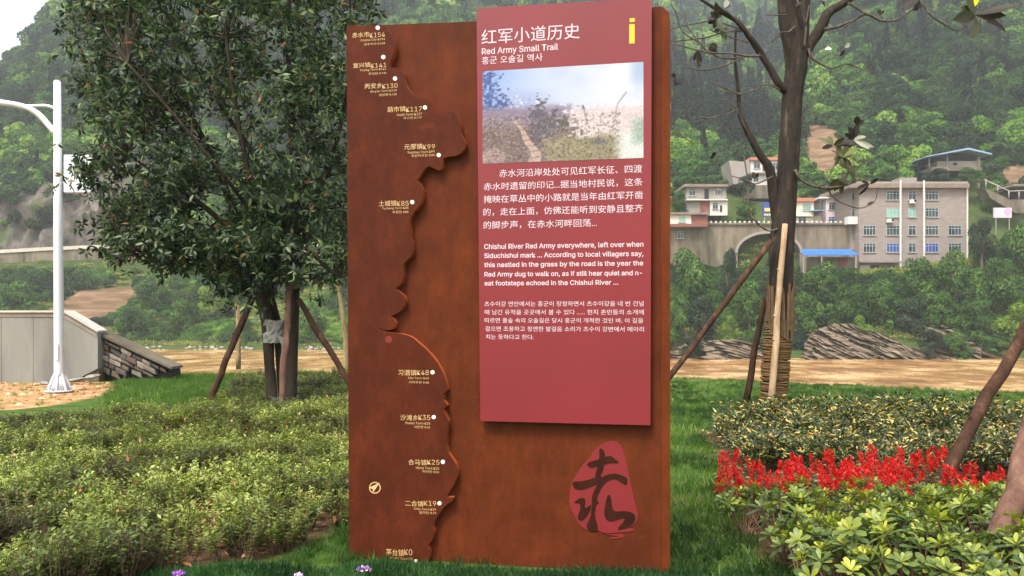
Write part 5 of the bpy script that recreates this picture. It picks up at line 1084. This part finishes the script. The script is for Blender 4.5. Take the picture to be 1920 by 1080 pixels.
lh = MB(); hx = P(-60, 186, YL); lh.tube([hx, hx + [-.25, 0, .02], hx + [-.7, 0, .01], hx + [-.85, 0, 0]], [.06, .13, .12, .03], 10); rel(lh.build("lamp_head", M_LAMP, t), t)
t = thing("pole_box", "square white box bracketed to the right side of the lamp pole", "box", tuple(P(146, 360, YL)))
rel(MB().box(tuple(P(119, 361, YL - .03)), tuple(P(173, 290, YL - .03) + [0, .14, 0])).build("casing", M_LAMP, t, .012), t)
for py_ in (307, 346): rel(MB().box(tuple(P(112, py_ + 3, YL + .02)), tuple(P(119, py_ - 1, YL + .02) + [0, .05, 0])).build("bracket", M_GREY, t), t)
rel(MB().tube([P(150, 362, YL), P(150, 372, YL), P(118, 380, YL)], .008, 5).build("cable", M_DARK, t), t)
rel(MB().box(tuple(P(167, 330, YL - .036)), tuple(P(170, 322, YL - .036) + [0, .006, 0])).build("latch", M_DARK, t), t)

# ---- concrete abutment and stone wing wall at the left
M_CONC = (lambda m: (m.base(m.mix(m.ramp(m.noise(m.coord(scale=(1, 1, .25)), 1.1, 7, .65), [(.35, (0, 0, 0, 1)), (.7, (1, 1, 1, 1))]), lin(104, 104, 98), lin(136, 134, 126))), m.rough(.8, .3), m.bump(m.noise(m.coord(), 12, 6), .2, .01), m.m)[3])(NT("board_marked_concrete"))
M_CAP = simple("cement_cap", lin(176, 170, 158), .9, .12, 3, .3)
YC = 18.3
t = thing("concrete_wall", "grey concrete abutment wall with pale cap behind the lamp pole", "wall", tuple(P(60, 722, YC)))
pc = lambda a, b: (gx(a, YC), gz(b, YC))
segs = [(-360, -180), (-179.6, 2), (3, 62), (62.6, 183)]
def topy(x): return np.interp(x, [-400, 120, 183], [585, 584.5, 622])
def boty(x): return np.interp(x, [-400, 0, 105, 150, 183], [726, 722, 716, 707, 690])
for a_, b_ in segs:
    xs_ = sorted({a_, b_, *[q for q in (105, 120, 150) if a_ < q < b_]}); poly = [pc(q, topy(q)) for q in xs_] + [pc(q, boty(q) + 1) for q in xs_[::-1]]
    rel(MB().prism(poly, YC + random.uniform(0, .008), YC + .35).build("panel", M_CONC, t), t)
rel(MB().prism([pc(-360, 582.5), pc(121, 582), pc(185, 619.5), pc(185, 623), pc(121, 585.8), pc(-360, 586)], YC - .05, YC + .4).build("cap", M_CAP, t), t)
rel(MB().prism([pc(-360, 587.5), pc(119, 587), pc(182, 625), pc(182, 632), pc(117, 594), pc(-360, 594)], YC - .012, YC - .001).build("cement_band", M_CAP if False else simple("cement_band", lin(128, 120, 110), .9, .15, 3), t), t)
rel(MB().prism([pc(-360, 727), pc(0, 722.6), pc(105, 716.8), pc(150, 708), pc(183, 691), pc(183, 732), pc(-360, 736)], YC + .06, YC + .5).build("footing", M_STAIN, t), t)
# stone wing
t = thing("stone_wall", "sloping dry stone wing wall running down right from the concrete wall", "wall", tuple(P(240, 700, YC + .3)))
M_WSTONE = simple("wall_stone", lin(88, 82, 76), .95, .35, 5, .8, .02, .15); M_WSTONE2 = simple("wall_stone_light", lin(124, 116, 106), .95, .3, 5, .8, .02, .15); M_WSTONE3 = simple("wall_stone_warm", lin(102, 86, 74), .95, .3, 5, .8, .02, .15)
YW2 = YC + .25; pw = lambda a, b: (gx(a, YW2), gz(b, YW2))
rel(MB().prism([pw(184, 632), pw(322, 694), pw(322, 706), pw(184, 722)], YW2 + .1, YW2 + .5).build("core", M_DARK, t), t)
r = random.Random(8); u_ = np.array([322 - 184, 694 - 626.]); Lr = np.linalg.norm(u_); u_ /= Lr; 
row = 0; off = 4.0
while off < 95:
    hgt_ = r.uniform(8, 12); s_ = r.uniform(-40, -10)
    while s_ < Lr:
        ln = r.uniform(12, 30); q4 = []
        for (ds, do) in ((.8, .8), (ln - .8, .8), (ln - .8, hgt_ - .8), (.8, hgt_ - .8)):
            sx = s_ + ds + r.uniform(-2, 2); oy = off + do + r.uniform(-1.4, 1.4); x = 184 + u_[0] * sx - u_[1] * oy * 0 ; y = 626 + u_[1] * sx + oy; q4.append((x, y))
        cxm = sum(a for a, b in q4) / 4; cym = sum(b for a, b in q4) / 4
        lim = np.interp(cxm, [184, 250, 322], [708, 706, 700])
        if cxm > 186 and cym < lim and min(a for a, b in q4) > 180 and cxm < 318:
            d_ = r.uniform(-.03, .05)
            o = rel(MB().prism([pw(max(a, 184.4), b) for a, b in q4], YW2 - d_, YW2 + .2).build("stone", r.choice([M_WSTONE, M_WSTONE, M_WSTONE2, M_WSTONE3]), t, .02), t)
        s_ += ln
    off += hgt_
rel(MB().prism([pw(184, 621.5), pw(324, 687.5), pw(324, 692), pw(184, 627)], YW2 - .08, YW2 + .55).build("coping", M_STAIN, t), t)
# rubble below the wall
for i, (a_, b_, w_, lb) in enumerate([(138, 712, 46, "flat broken concrete slab lying tilted against the wall foot right of the lamp"), (172, 706, 34, "grey rubble stone at the wall corner beside the stone wing"), (20, 724, 22, "small pale stone at the concrete wall's foot near the left edge"), (84, 718, 20, "small grey stone at the wall foot just left of the lamp")]):
    o = link("rubble_stone", clods[0], None); o.location = Vector(P(a_, b_, YC - .45)); o.scale = (w_ * YC / F * .5, .16, .07 if i else .05); o.rotation_euler = (.1, -.18 if i < 2 else .1, .2 * i)
    me = clods[0].copy(); me.materials.clear(); me.materials.append(M_CONC); o.data = me; tag(o, lb, "stone")
# ================================================================== the sign
TH = R(11); cT, sT = math.cos(TH), math.sin(TH); P0 = (gx(950, 4.95), 4.95)
def S(px, py, o=0.0):
    a = (px - CX) / F; x0, y0 = P0[0] - o * sT, P0[1] - o * cT; u = (a * y0 - x0) / (cT + a * sT); return (u, gz(py, y0 - u * sT))
def corten(name, a, b_, c_, streak=.5):
    m = NT(name); v = m.coord(scale=(1, 1, .55)); f = m.noise(v, 9, 12, .82); g = m.noise(m.coord(), 2.2, 5)
    base = m.ramp(f, [(.25, a), (.5, b_), (.8, c_)]); base = m.mix(m.ramp(g, [(.4, (0, 0, 0, 1)), (.75, (.5, .5, .5, 1))]), base, a)
    v2 = m.coord(scale=(1, 1, 2.6)); mp = v2.node; mp.inputs["Rotation"].default_value = (0, R(38), 0)
    sc = m.ramp(m.noise(v2, 5.5, 2, .4), [(.735, (0, 0, 0, 1)), (.76, (.35, .35, .35, 1))]); base = m.mix(sc, base, c_)
    m.base(base); m.rough(m.ramp(f, [(.3, (.42,) * 3 + (1,)), (.7, (.62,) * 3 + (1,))]), .07); m.bump(m.noise(m.coord(), 160, 4), .12, .002); return m.m
M_COR = corten("weathering_steel", lin(58, 26, 13), lin(84, 38, 18), lin(110, 52, 26))
M_CORP = corten("weathering_steel_plate", lin(52, 23, 13), lin(74, 32, 17), lin(102, 46, 24))
M_PEDGE = corten("weathering_steel_edge_highlight", lin(120, 54, 26), lin(160, 80, 42), lin(190, 108, 62))  # brighter copy of the steel: edge highlights painted into the colour
M_CORE = corten("weathering_steel_edge", lin(86, 38, 18), lin(114, 54, 26), lin(146, 74, 38))
m = NT("red_enamel"); v = m.coord(); m.base(m.ramp(m.noise(v, 1.3, 3), [(.3, lin(106, 20, 25)), (.7, lin(116, 23, 28))])); m.rough(.55, .35); M_RED2 = m.m
m.b.inputs["Coat Weight"].default_value = .2; m.b.inputs["Coat Roughness"].default_value = .35
M_WHT = simple("white_print", lin(196, 176, 182), .6, .02, 2, 0); M_GOLD = simple("cream_print", lin(190, 156, 106), .5, .04, 6, 0); M_DOT = simple("white_dot", lin(215, 208, 196), .5, .02, 6, 0)
sign = thing("information_sign", "rust brown steel sign with raised river map plate and red text panel", "sign", (P0[0], P0[1], 0), -TH)
NO = []
# board with chamfered right edge
f0 = [(649.5, 49.5), (893, 40), (1222, 13.5), (1240, 12)]; top = [S(*p) for p in f0]; bu0, bu1 = top[0][0], top[-1][0]; D_ = .16; zb = -.25
mb = MB(); mb.prism([(S(655, 1060)[0], zb)] + top + [(bu1, zb)], 0, D_, 0)
mb.build("board", M_COR, sign)
c0 = bu1 + .0015; c1 = bu1 + .052; zt0 = top[-1][1] + .002; zt1 = zt0 - .085
mb = MB(); mb.add([(c0, 0, zb), (c1, .05, zb), (c1, .05, zt1), (c1 - .008, .042, zt0 - .025), (c0, 0, zt0), (c0, D_, zb), (c1, D_, zb), (c1, D_, zt1), (c1 - .008, D_, zt0 - .025), (c0, D_, zt0)], [(0, 1, 2, 3, 4), (1, 6, 7, 2), (9, 8, 7, 6, 5), (4, 3, 8, 9), (3, 2, 7, 8), (0, 4, 9, 5)])
mb.build("edge_strip", M_CORE, sign)
# river map plate
RV = [(715.5, 46.5), (725, 52), (731, 60), (738, 68), (741, 79), (741, 88), (739, 97.5), (735, 108), (731, 116), (730, 125), (738, 127), (747, 128), (753, 132), (758, 138), (758, 146), (759.6, 154), (766, 167), (775, 178), (786, 183), (797, 186), (806, 192), (813, 197), (814, 203), (816, 208), (820, 212), (826, 213), (833, 210), (841, 208), (850, 210), (857, 216), (861, 224), (864, 233), (864, 249), (868, 257), (873, 267.5), (873, 274), (871, 280), (865, 286), (857, 291), (846, 293), (835, 294), (831, 297), (830, 302), (830, 309), (829, 315), (825, 319), (821, 319.5), (813, 315), (804, 311), (798, 315), (791, 324), (782, 338), (788, 344), (793, 356), (793, 368), (790, 379), (783, 390), (774, 400), (769, 409), (767, 419), (769, 432), (770, 446), (773, 455), (774, 464), (773, 474), (771, 480), (763, 487), (756, 495), (755, 505), (756, 516), (754, 525), (751.5, 532), (746, 537), (741, 541), (749, 547), (756, 553), (760, 560), (760, 567), (757, 574), (753, 580.5), (743, 588), (732, 593), (738, 598), (742, 605), (741, 612), (738, 616), (729, 619), (719, 618), (708, 615), (716, 619.5), (724, 622), (736, 624), (751, 625.5), (765, 629), (775, 634), (784, 642), (797, 653), (808.5, 665), (818, 677), (825, 689), (831, 700), (835, 711), (838, 721), (840, 730), (835, 735), (830, 739.6), (832, 744), (830.6, 749), (835, 754), (838.6, 760), (834, 764), (831, 769), (837, 780), (841, 790), (839, 804), (837, 818), (837, 836), (841, 850), (848, 860), (855, 870), (858, 880), (857.5, 892), (854, 902), (849, 911), (842, 922), (836, 933), (843, 932), (850, 932.5), (849, 938), (845, 942), (835, 948), (826, 959), (818, 972), (812, 981), (811, 988.5), (814, 995), (814, 1001), (811, 1008), (808.5, 1015), (801, 1024.6), (804, 1029), (805, 1036), (804, 1047), (801, 1054), (796, 1062), (791, 1075), (786, 1090)]
pl = [S(a, b, .05) for a, b in RV]
def prism_tri(poly, y0, y1, name, mat, parent, msid=None):
    mb = MB(); mb.prism(poly, y0, y1, 0, 1 if msid else None); return link(name, mb.mesh(name), parent, [mat, msid] if msid else mat)
prism_tri([(S(655, 1060, .05)[0] , zb), (S(649.5, 49, .05)[0], S(649.5, 48.5, .05)[1])] + pl + [(pl[-1][0], zb)], -.05, -.0015, "map_plate", M_CORP, sign, M_PEDGE)
# red panel
OR = .058; rp = [S(893.5, 15, OR), S(1222, -4, OR), S(1219.5, 797.5, OR), S(900.5, 789.5, OR)]
prism_tri(rp, -OR, -OR + .028, "text_panel", M_RED2, sign)
for (a, b) in ((930, 60), (1190, 60), (930, 740), (1190, 740)):
    x, z = S(a, b, .02); MB().box((x - .03, -OR + .0285, z - .03), (x + .03, -.0015, z + .03)).build("spacer", M_COR, sign)
# lettering
PEND = []
fp = bpy.utils.system_resource("DATAFILES", path="fonts"); FONT = None
try: FONT = bpy.data.fonts.load(fp + "/Inter.woff2")
except Exception: pass
def text(s, px0, px1, pt, pb, o, mat, name="lettering", bold=.012, parent=sign):
    cu = bpy.data.curves.new("t", 'FONT'); cu.body = s; cu.size = 1; cu.offset = bold; cu.resolution_u = 2; ob = bpy.data.objects.new("t", cu); COL.objects.link(ob)
    if FONT and max(s) < "z{": cu.font = FONT
    PEND.append((ob, px0, px1, pt, pb, o, mat, name, parent))
def place_text(ob, dg, px0, px1, pt, pb, o, mat, name, parent):
    me = bpy.data.meshes.new_from_object(ob.evaluated_get(dg)); bpy.data.objects.remove(ob)
    n = len(me.vertices); c = np.empty(n * 3, np.float32); me.vertices.foreach_get("co", c); c = c.reshape(-1, 3)
    (u0, v1), (u1, _), (_, v0) = S(px0, pt, o), S(px1, pt, o), S(px0, pb, o); mn, mx = c.min(0), c.max(0); q = np.zeros_like(c)
    q[:, 0] = u0 + (c[:, 0] - mn[0]) / (mx[0] - mn[0]) * (u1 - u0); q[:, 2] = v0 + (c[:, 1] - mn[1]) / (mx[1] - mn[1]) * (v1 - v0); q[:, 1] = -o - .0012
    me.vertices.foreach_set("co", q.ravel()); me.materials.clear(); me.update(); return link(name, me, parent, mat)
T = text
T("红军小道历史", 903, 1087, 56, 84, OR, M_WHT, bold=0); T("Red Army Small Trail", 903.5, 1046.5, 90.5, 105.5, OR, M_WHT, bold=.008); T("홍군 오솔길 역사", 903.5, 1017.5, 106.7, 121, OR, M_WHT, bold=.002)
for s_, a, b, c, d in [("赤水河沿岸处处可见红军长征、四渡", 936.2, 1204, 318, 332.6), ("赤水时遗留的印记...据当地村民说，这条", 907, 1205, 343, 357.6), ("掩映在草丛中的小路就是当年由红军开凿", 907, 1205.6, 366.6, 381), ("的，走在上面，仿佛还能听到安静且整齐", 906.4, 1205.6, 390.6, 405.2), ("的脚步声，在赤水河畔回荡...", 907, 1119.3, 415, 429.7),
    ("Chishui River Red Army everywhere, left over when", 907.9, 1206.5, 457.6, 469.8), ("Siduchishui mark ... According to local villagers say,", 907.9, 1206.5, 474.8, 486.6), ("this nestled in the grass by the road is the year the", 907.9, 1206, 492, 503.6), ("Red Army dug to walk on, as if still hear quiet and n-", 908.4, 1204, 509.6, 521.2), ("eat footsteps echoed in the Chishui River ...", 908.4, 1159.3, 526.4, 537.8),
    ("츠수이강 연안에서는 홍군이 장정하면서 츠수이강을 네 번 건널", 908.4, 1207, 565, 574.6), ("때 남긴 유적을 곳곳에서 볼 수 있다 ...... 현지 촌민들의 소개에", 908.8, 1207, 580.6, 590), ("따르면 풀숲 속의 오솔길은 당시 홍군이 개척한 것인 바, 이 길을", 908.8, 1206, 596, 605.6), ("걸으면 조용하고 정연한 발걸음 소리가 츠수이 강변에서 메아리", 910, 1207.3, 611.7, 621), ("치는 듯하다고 한다.", 910.8, 1000.8, 627, 636)]:
    T(s_, a, b, c, d, OR, M_WHT, bold=(.012 if s_[0] < 'z' else 0))
def flat(poly, o, name, mat, parent=sign, th=.0012): return prism_tri([S(a, b, o) for a, b in poly], -o - th, -o - .0003, name, mat, parent)
M_YI = simple("yellow_print", lin(206, 166, 26), .5, .03, 3, 0)
flat([(1180.6, 34.6), (1190.2, 34), (1190.2, 41), (1180.6, 41.6)], OR, "information_mark", M_YI); flat([(1179.8, 45.8), (1190, 45.2), (1190, 81.4), (1179.8, 82)], OR, "information_mark", M_YI)
PLB = [("赤水市K154", "Chishui City K154", "츠수이시 K154", (660.5, 721.8, 61.4, 71.5), (676, 722, 74, 79), (682.5, 722, 81, 86), (708.3, 52)), ("复兴镇K141", "Fuxing Town K141", "푸싱진 K141", (662, 724.4, 118.5, 128), (676, 724, 129.7, 134.9), (691, 724, 136.3, 141), (718.7, 107)),
 ("丙安乡K130", "Bing'an Town K130", "빙안향 K130", (684, 745.4, 157, 167), (695, 744, 170, 174.6), (711, 744, 176, 180.6), (740.7, 147.3)), ("葫市镇K117", "Hushi Town K117", "후스진 K117", (726.6, 791, 200.4, 210.6), (744.5, 791, 213.2, 218), (756.5, 791, 219.4, 224), (796.8, 201.6)),
 ("元厚镇K99", "Yuanhou Town K99", "위안허우진 K99", (758, 815.6, 270.4, 281), (763.7, 815, 283.8, 288.4), (771.6, 815, 290, 295), (822.6, 290.7)), ("土城镇K85", "Tucheng Town K85", "투청진 K85", (710.3, 766.2, 376.4, 387.2), (716.4, 766, 389, 393.8), (736, 766, 395.5, 400.4), (773, 379)),
 ("习酒镇K48", "Xijiu Town K48", "시지우진 K48", (747, 804, 693, 703.7), (764.7, 804, 706.6, 711.2), (766.4, 804, 714, 719), (811, 698)), ("沙滩乡K35", "Shatan Town K35", "사탄향 K35", (750.7, 806.6, 777, 788), (759.6, 806.6, 790.6, 795), (776, 806.6, 797.8, 802.8), (813.3, 782)),
 ("合马镇K25", "Hema Town K25", "허마진 K25", (765.7, 824, 860.8, 871.4), (780, 823.4, 874.4, 879.2), (792, 823.4, 881.4, 886.4), (830.4, 866)), ("二合镇K19", "Erhe Town K19", "얼허진 K19", (759.6, 817.7, 937.8, 948.5), (776.7, 817.7, 951.4, 955.8), (786, 817.7, 958.2, 963.2), (824, 943.6)),
 ("茅台镇K0", "Maotai Town K0", "마오타이진 K0", (724, 773, 1028.5, 1041), (731.5, 773, 1043.6, 1048), (735.5, 773, 1050.5, 1055), (780, 1052.5))]
for a, b, c, A_, B_, C_, d in PLB:
    k_ = a.index("K"); xm = A_[0] + (A_[1] - A_[0]) * k_ / (k_ + .66 * (len(a) - k_)); T(a[:k_], A_[0], xm - .6, A_[2], A_[3], .05, M_GOLD, bold=0); T(a[k_:], xm + .3, A_[1], A_[2] + .8, A_[3] - .8, .05, M_GOLD, bold=-.004); T(b, *B_, .05, M_GOLD, bold=0); T(c, *C_, .05, M_GOLD, bold=0)
    flat([(d[0] + 3.9 * math.cos(t_), d[1] + 3.9 * math.sin(t_)) for t_ in np.linspace(0, 6.283, 19)[:-1]], .05, "dot", M_DOT)
flat([(840 + 3 * math.cos(t_), 1064 + 3 * math.sin(t_)) for t_ in np.linspace(0, 6.283, 15)[:-1]], 0, "dot", M_GOLD)
dg = bpy.context.evaluated_depsgraph_get(); dg.update()
for a_ in PEND: place_text(a_[0], dg, *a_[1:])
# compass mark and small red seal
def ring(cx_, cy_, r0, r1, o, name, mat):
    mb = MB()
    for k in range(24):
        a0, a1 = 2 * math.pi * k / 24, 2 * math.pi * (k + 1) / 24; mb.add([(x, -o - .0012, z) for x, z in [S(cx_ + q * math.cos(a), cy_ + q * math.sin(a), o) for q, a in ((r0, a0), (r1, a0), (r1, a1), (r0, a1))]], [(0, 1, 2, 3)])
    return mb.build(name, mat, sign)
ring(703, 914.5, 9.2, 11, .05, "compass_ring", M_GOLD); flat([(712, 905), (698.5, 925), (699.5, 917), (691.5, 914.5)], .05, "compass_needle", M_GOLD)
flat([(729 + 6.4 * math.cos(t_), 636.5 + 6.4 * math.sin(t_)) for t_ in np.linspace(0, 6.283, 21)[:-1]], .05, "red_seal", M_RED2); ring(729, 636.5, 2.6, 3.6, .0518, "seal_ring", simple("dark_red_print", lin(110, 28, 30), .6, .05, 4, 0))
M_STROKE = corten("engraved_steel", lin(34, 17, 11), lin(48, 23, 14), lin(66, 32, 20))
# large seal emblem
E8 = lambda L: [(1000 + a / 3.6, 780 + b / 3.6) for a, b in L]
def smooth(L, it=2):
    for _ in range(it): L = [q for i in range(len(L)) for q in ((L[i][0] * .75 + L[(i + 1) % len(L)][0] * .25, L[i][1] * .75 + L[(i + 1) % len(L)][1] * .25), (L[i][0] * .25 + L[(i + 1) % len(L)][0] * .75, L[i][1] * .25 + L[(i + 1) % len(L)][1] * .75))]
    return L
flat(smooth(E8([(440, 205), (480, 180), (530, 163), (580, 180), (612, 235), (632, 330), (655, 440), (675, 540), (708, 660), (703, 710), (655, 752), (600, 768), (520, 776), (440, 768), (372, 778), (318, 742), (280, 680), (243, 610), (247, 500), (262, 440), (305, 370), (345, 315), (380, 285), (402, 235)])), 0, "emblem_field", M_RED2, th=.004)
flat(smooth(E8([(425, 766), (480, 792), (560, 786), (640, 782), (694, 768), (660, 756), (560, 772), (470, 768)]), 1), 0, "emblem_stroke", M_RED2, th=.0045); flat(smooth(E8([(470, 800), (560, 796), (618, 802), (612, 820), (540, 830), (500, 824), (590, 812), (560, 806)]), 1), 0, "emblem_stroke", M_RED2, th=.0045)
for L in [[(445, 208), (485, 238), (482, 300), (470, 380), (440, 415), (412, 412), (438, 330), (447, 270)], [(355, 316), (440, 292), (520, 263), (545, 285), (580, 310), (570, 320), (520, 315), (450, 338), (382, 354)],
          [(262, 452), (275, 440), (330, 440), (400, 422), (440, 396), (468, 410), (440, 458), (390, 478), (320, 502), (275, 490)], [(462, 408), (540, 383), (600, 400), (637, 418), (632, 468), (612, 462), (560, 424), (510, 432), (465, 475), (425, 560), (448, 585), (422, 600), (415, 680), (442, 760), (420, 782), (375, 775), (355, 740), (385, 690), (396, 600), (394, 540), (425, 470)],
          [(270, 588), (300, 560), (335, 548), (354, 562), (346, 622), (372, 612), (392, 590), (386, 640), (345, 700), (310, 708), (298, 680), (320, 622), (316, 588)], [(500, 536), (516, 528), (528, 560), (530, 600), (542, 646), (620, 638), (682, 655), (692, 690), (672, 732), (600, 768), (560, 765), (620, 702), (610, 686), (520, 716), (484, 690), (478, 640), (490, 580)]]:
    flat(smooth(E8(L), 1), 0, "emblem_stroke", M_STROKE, th=.006 + .0006 * random.random())
# printed landscape photograph: colours computed on a fine flat grid
nw, nh = 300, 175; s_, t_ = np.meshgrid(np.linspace(0, 1, nw), np.linspace(0, 1, nh)); C = np.zeros((nh, nw, 3))
def put(mask, col): 
    global C
    mask = np.clip(mask, 0, 1)[..., None]; C = C * (1 - mask) + np.array(col, float) * mask
sm = lambda x, a, b: (lambda q: q * q * (3 - 2 * q))(np.clip((x - a) / (b - a), 0, 1))
nz = lambda k, a, b=None, o=4: fbm(s_ * a, t_ * (b or a), k, o)
put(np.ones_like(s_), (206, 214, 238)); put(sm(s_, .35, .95), (234, 232, 242)); put(sm(1 - s_, .55, 1) * sm(1 - t_, .4, 1), (150, 178, 232)); put(sm(nz(1, 4, 3), .45, .7) * .4 * (t_ < .45), (182, 196, 232))
put(sm(.52 - s_ + (nz(2, 5) - .5) * .1, 0, .25) * sm(t_, .16, .34) * .55, (150, 160, 208)); put(sm(s_, .88, .97) * sm(.36 - t_, 0, .25), (176, 196, 222))
put(sm(.2 + (nz(3, 30, 24) - .5) * .3 - s_ - .12 * (1 - t_) ** 3, 0, .03) * sm(.66 - t_ + (nz(4, 22) - .5) * .3, 0, .12) * sm(nz(44, 60, 44), .32, .5), (64, 86, 150)); put(sm(.14 - s_, 0, .08) * sm(nz(5, 60, 40), .5, .7) * (t_ < .55) * .7, (110, 140, 210))
put(sm(t_, .36, .46) * sm(.6 - s_ + (nz(6, 40) - .5) * .45, 0, .08), (146, 126, 146)); put(sm(t_, .4, .5) * sm(s_, .5, .58), (226, 208, 206)); put(sm(nz(7, 50, 30), .58, .7) * ((s_ > .18) & (s_ < .42) & (t_ > .28) & (t_ < .42)) * .8, (240, 236, 240))
put(sm(t_, .5, .7) * sm(.56 + .25 * (t_ - .5) - s_ + (nz(8, 40) - .5) * .4, 0, .06), (128, 104, 98)); put(sm(1 - np.hypot((s_ - .37) / .1, (t_ - .6) / .24) + (nz(9, 40, 30) - .5) * 1.7, 0, .3), (98, 86, 98)); put(sm(1 - np.hypot((s_ - .51) / .05, (t_ - .6) / .09) + (nz(10, 50, 40) - .5) * 1.8, 0, .3), (92, 84, 80))
put(sm(t_ - .72 - (nz(11, 12) - .5) * .12, 0, .08) * sm(s_, .34, .46) * sm(.9 - s_, 0, .1), (150, 138, 104)); put(sm(1 - np.hypot((s_ - .06) / .1, (t_ - .93) / .12), 0, .4), (168, 138, 134)); put(sm(nz(12, 70, 50), .52, .66) * (t_ > .5) * (s_ < .86) * .45, (70, 58, 56)); put(sm(nz(13, 80, 60), .55, .7) * (t_ > .5) * (s_ < .86) * .4, (206, 186, 160))
pc_ = .235 + .13 * (t_ - .55) * 1.4 * (t_ > .5) + .03 * np.sin(t_ * 9) + .01 * np.sin(t_ * 22); pw_ = .008 + .055 * np.clip(t_ - .5, 0, 1) * 1.3; put(sm(pw_ - np.abs(s_ - pc_), 0, .01) * (t_ > .5), (198, 168, 154)); put(sm(pw_ - np.abs(s_ - pc_), 0, .01) * (t_ > .5) * (np.sin((t_ ** .6) * 150 + s_ * 20) > .55) * .6, (150, 120, 110))
put(sm(s_ - .62 + (.86 - t_) * .35, 0, .12) * sm(t_, .66, .8) * sm(s_, .8, .92), (226, 228, 222)); put(sm(s_, .9, .97) * sm(.2 - np.abs(t_ - .72), 0, .15) * .8, (152, 172, 154)); put(sm(1 - np.hypot((s_ - .74) / .06, (t_ - .82) / .03), 0, .3) * .8, (110, 100, 110))
for (x0, y0, x1, y1) in [(.8, .93, .82, .62), (.82, .62, .845, .42), (.845, .42, .9, .3), (.66, .62, .64, .46), (.64, .46, .63, .42)]:
    for k in range(60):
        f = k / 59; put(sm(.0045 - np.hypot(s_ - (x0 + (x1 - x0) * f + .004 * math.sin(k * 1.7)), (t_ - (y0 + (y1 - y0) * f)) * .58), 0, .004) * .28, (84, 74, 84))
C = C + ((nz(20, 110, 80, 2) - .5) * 60)[..., None] * sm(t_, .3, .55)[..., None]; C = np.clip(C, 0, 255) / 255 * .75; C = np.where(C <= .04045, C / 12.92, ((C + .055) / 1.055) ** 2.4)
u00, v00 = S(905, 134, OR); u11, v11 = S(1206.5, 296, OR); v01 = S(907, 307, OR)[1]
U_ = u00 + s_ * (S(1206.5, 115, OR)[0] - u00); V_ = v00 + t_ * (v01 - v00); ii = np.arange(nw * nh).reshape(nh, nw)
me = new_mesh("printed_photo", np.stack([U_, np.full_like(U_, -OR - .0013), V_], -1).reshape(-1, 3), [np.stack([ii[1:, :-1], ii[1:, 1:], ii[:-1, 1:], ii[:-1, :-1]], -1).reshape(-1, 4)])
ca = me.color_attributes.new("print", 'FLOAT_COLOR', 'POINT'); ca.data.foreach_set("color", np.concatenate([C, np.ones((nh, nw, 1))], -1).astype(np.float32).ravel())
m = NT("photo_print"); at_ = m.n("Attribute", _attribute_name="print"); m.base(at_.outputs["Color"]); m.rough(.45, .4); link("printed_photo", me, sign, m.m)
# ---- haze: closed box of thin air round the camera and everything built
hb = MB().box((-1000, -75, -9.5), (1350, 1110, 420)); 
HZ = bpy.data.materials.new("haze_air"); HZ.use_nodes = True; t_ = HZ.node_tree; t_.nodes.clear()
pv = t_.nodes.new("ShaderNodeVolumePrincipled"); pv.inputs["Color"].default_value = (.88, .95, 1, 1); pv.inputs["Density"].default_value = .00036; pv.inputs["Anisotropy"].default_value = .2
oo = t_.nodes.new("ShaderNodeOutputMaterial"); t_.links.new(pv.outputs[0], oo.inputs["Volume"])
tag(hb.build("haze", HZ), kind='stuff')
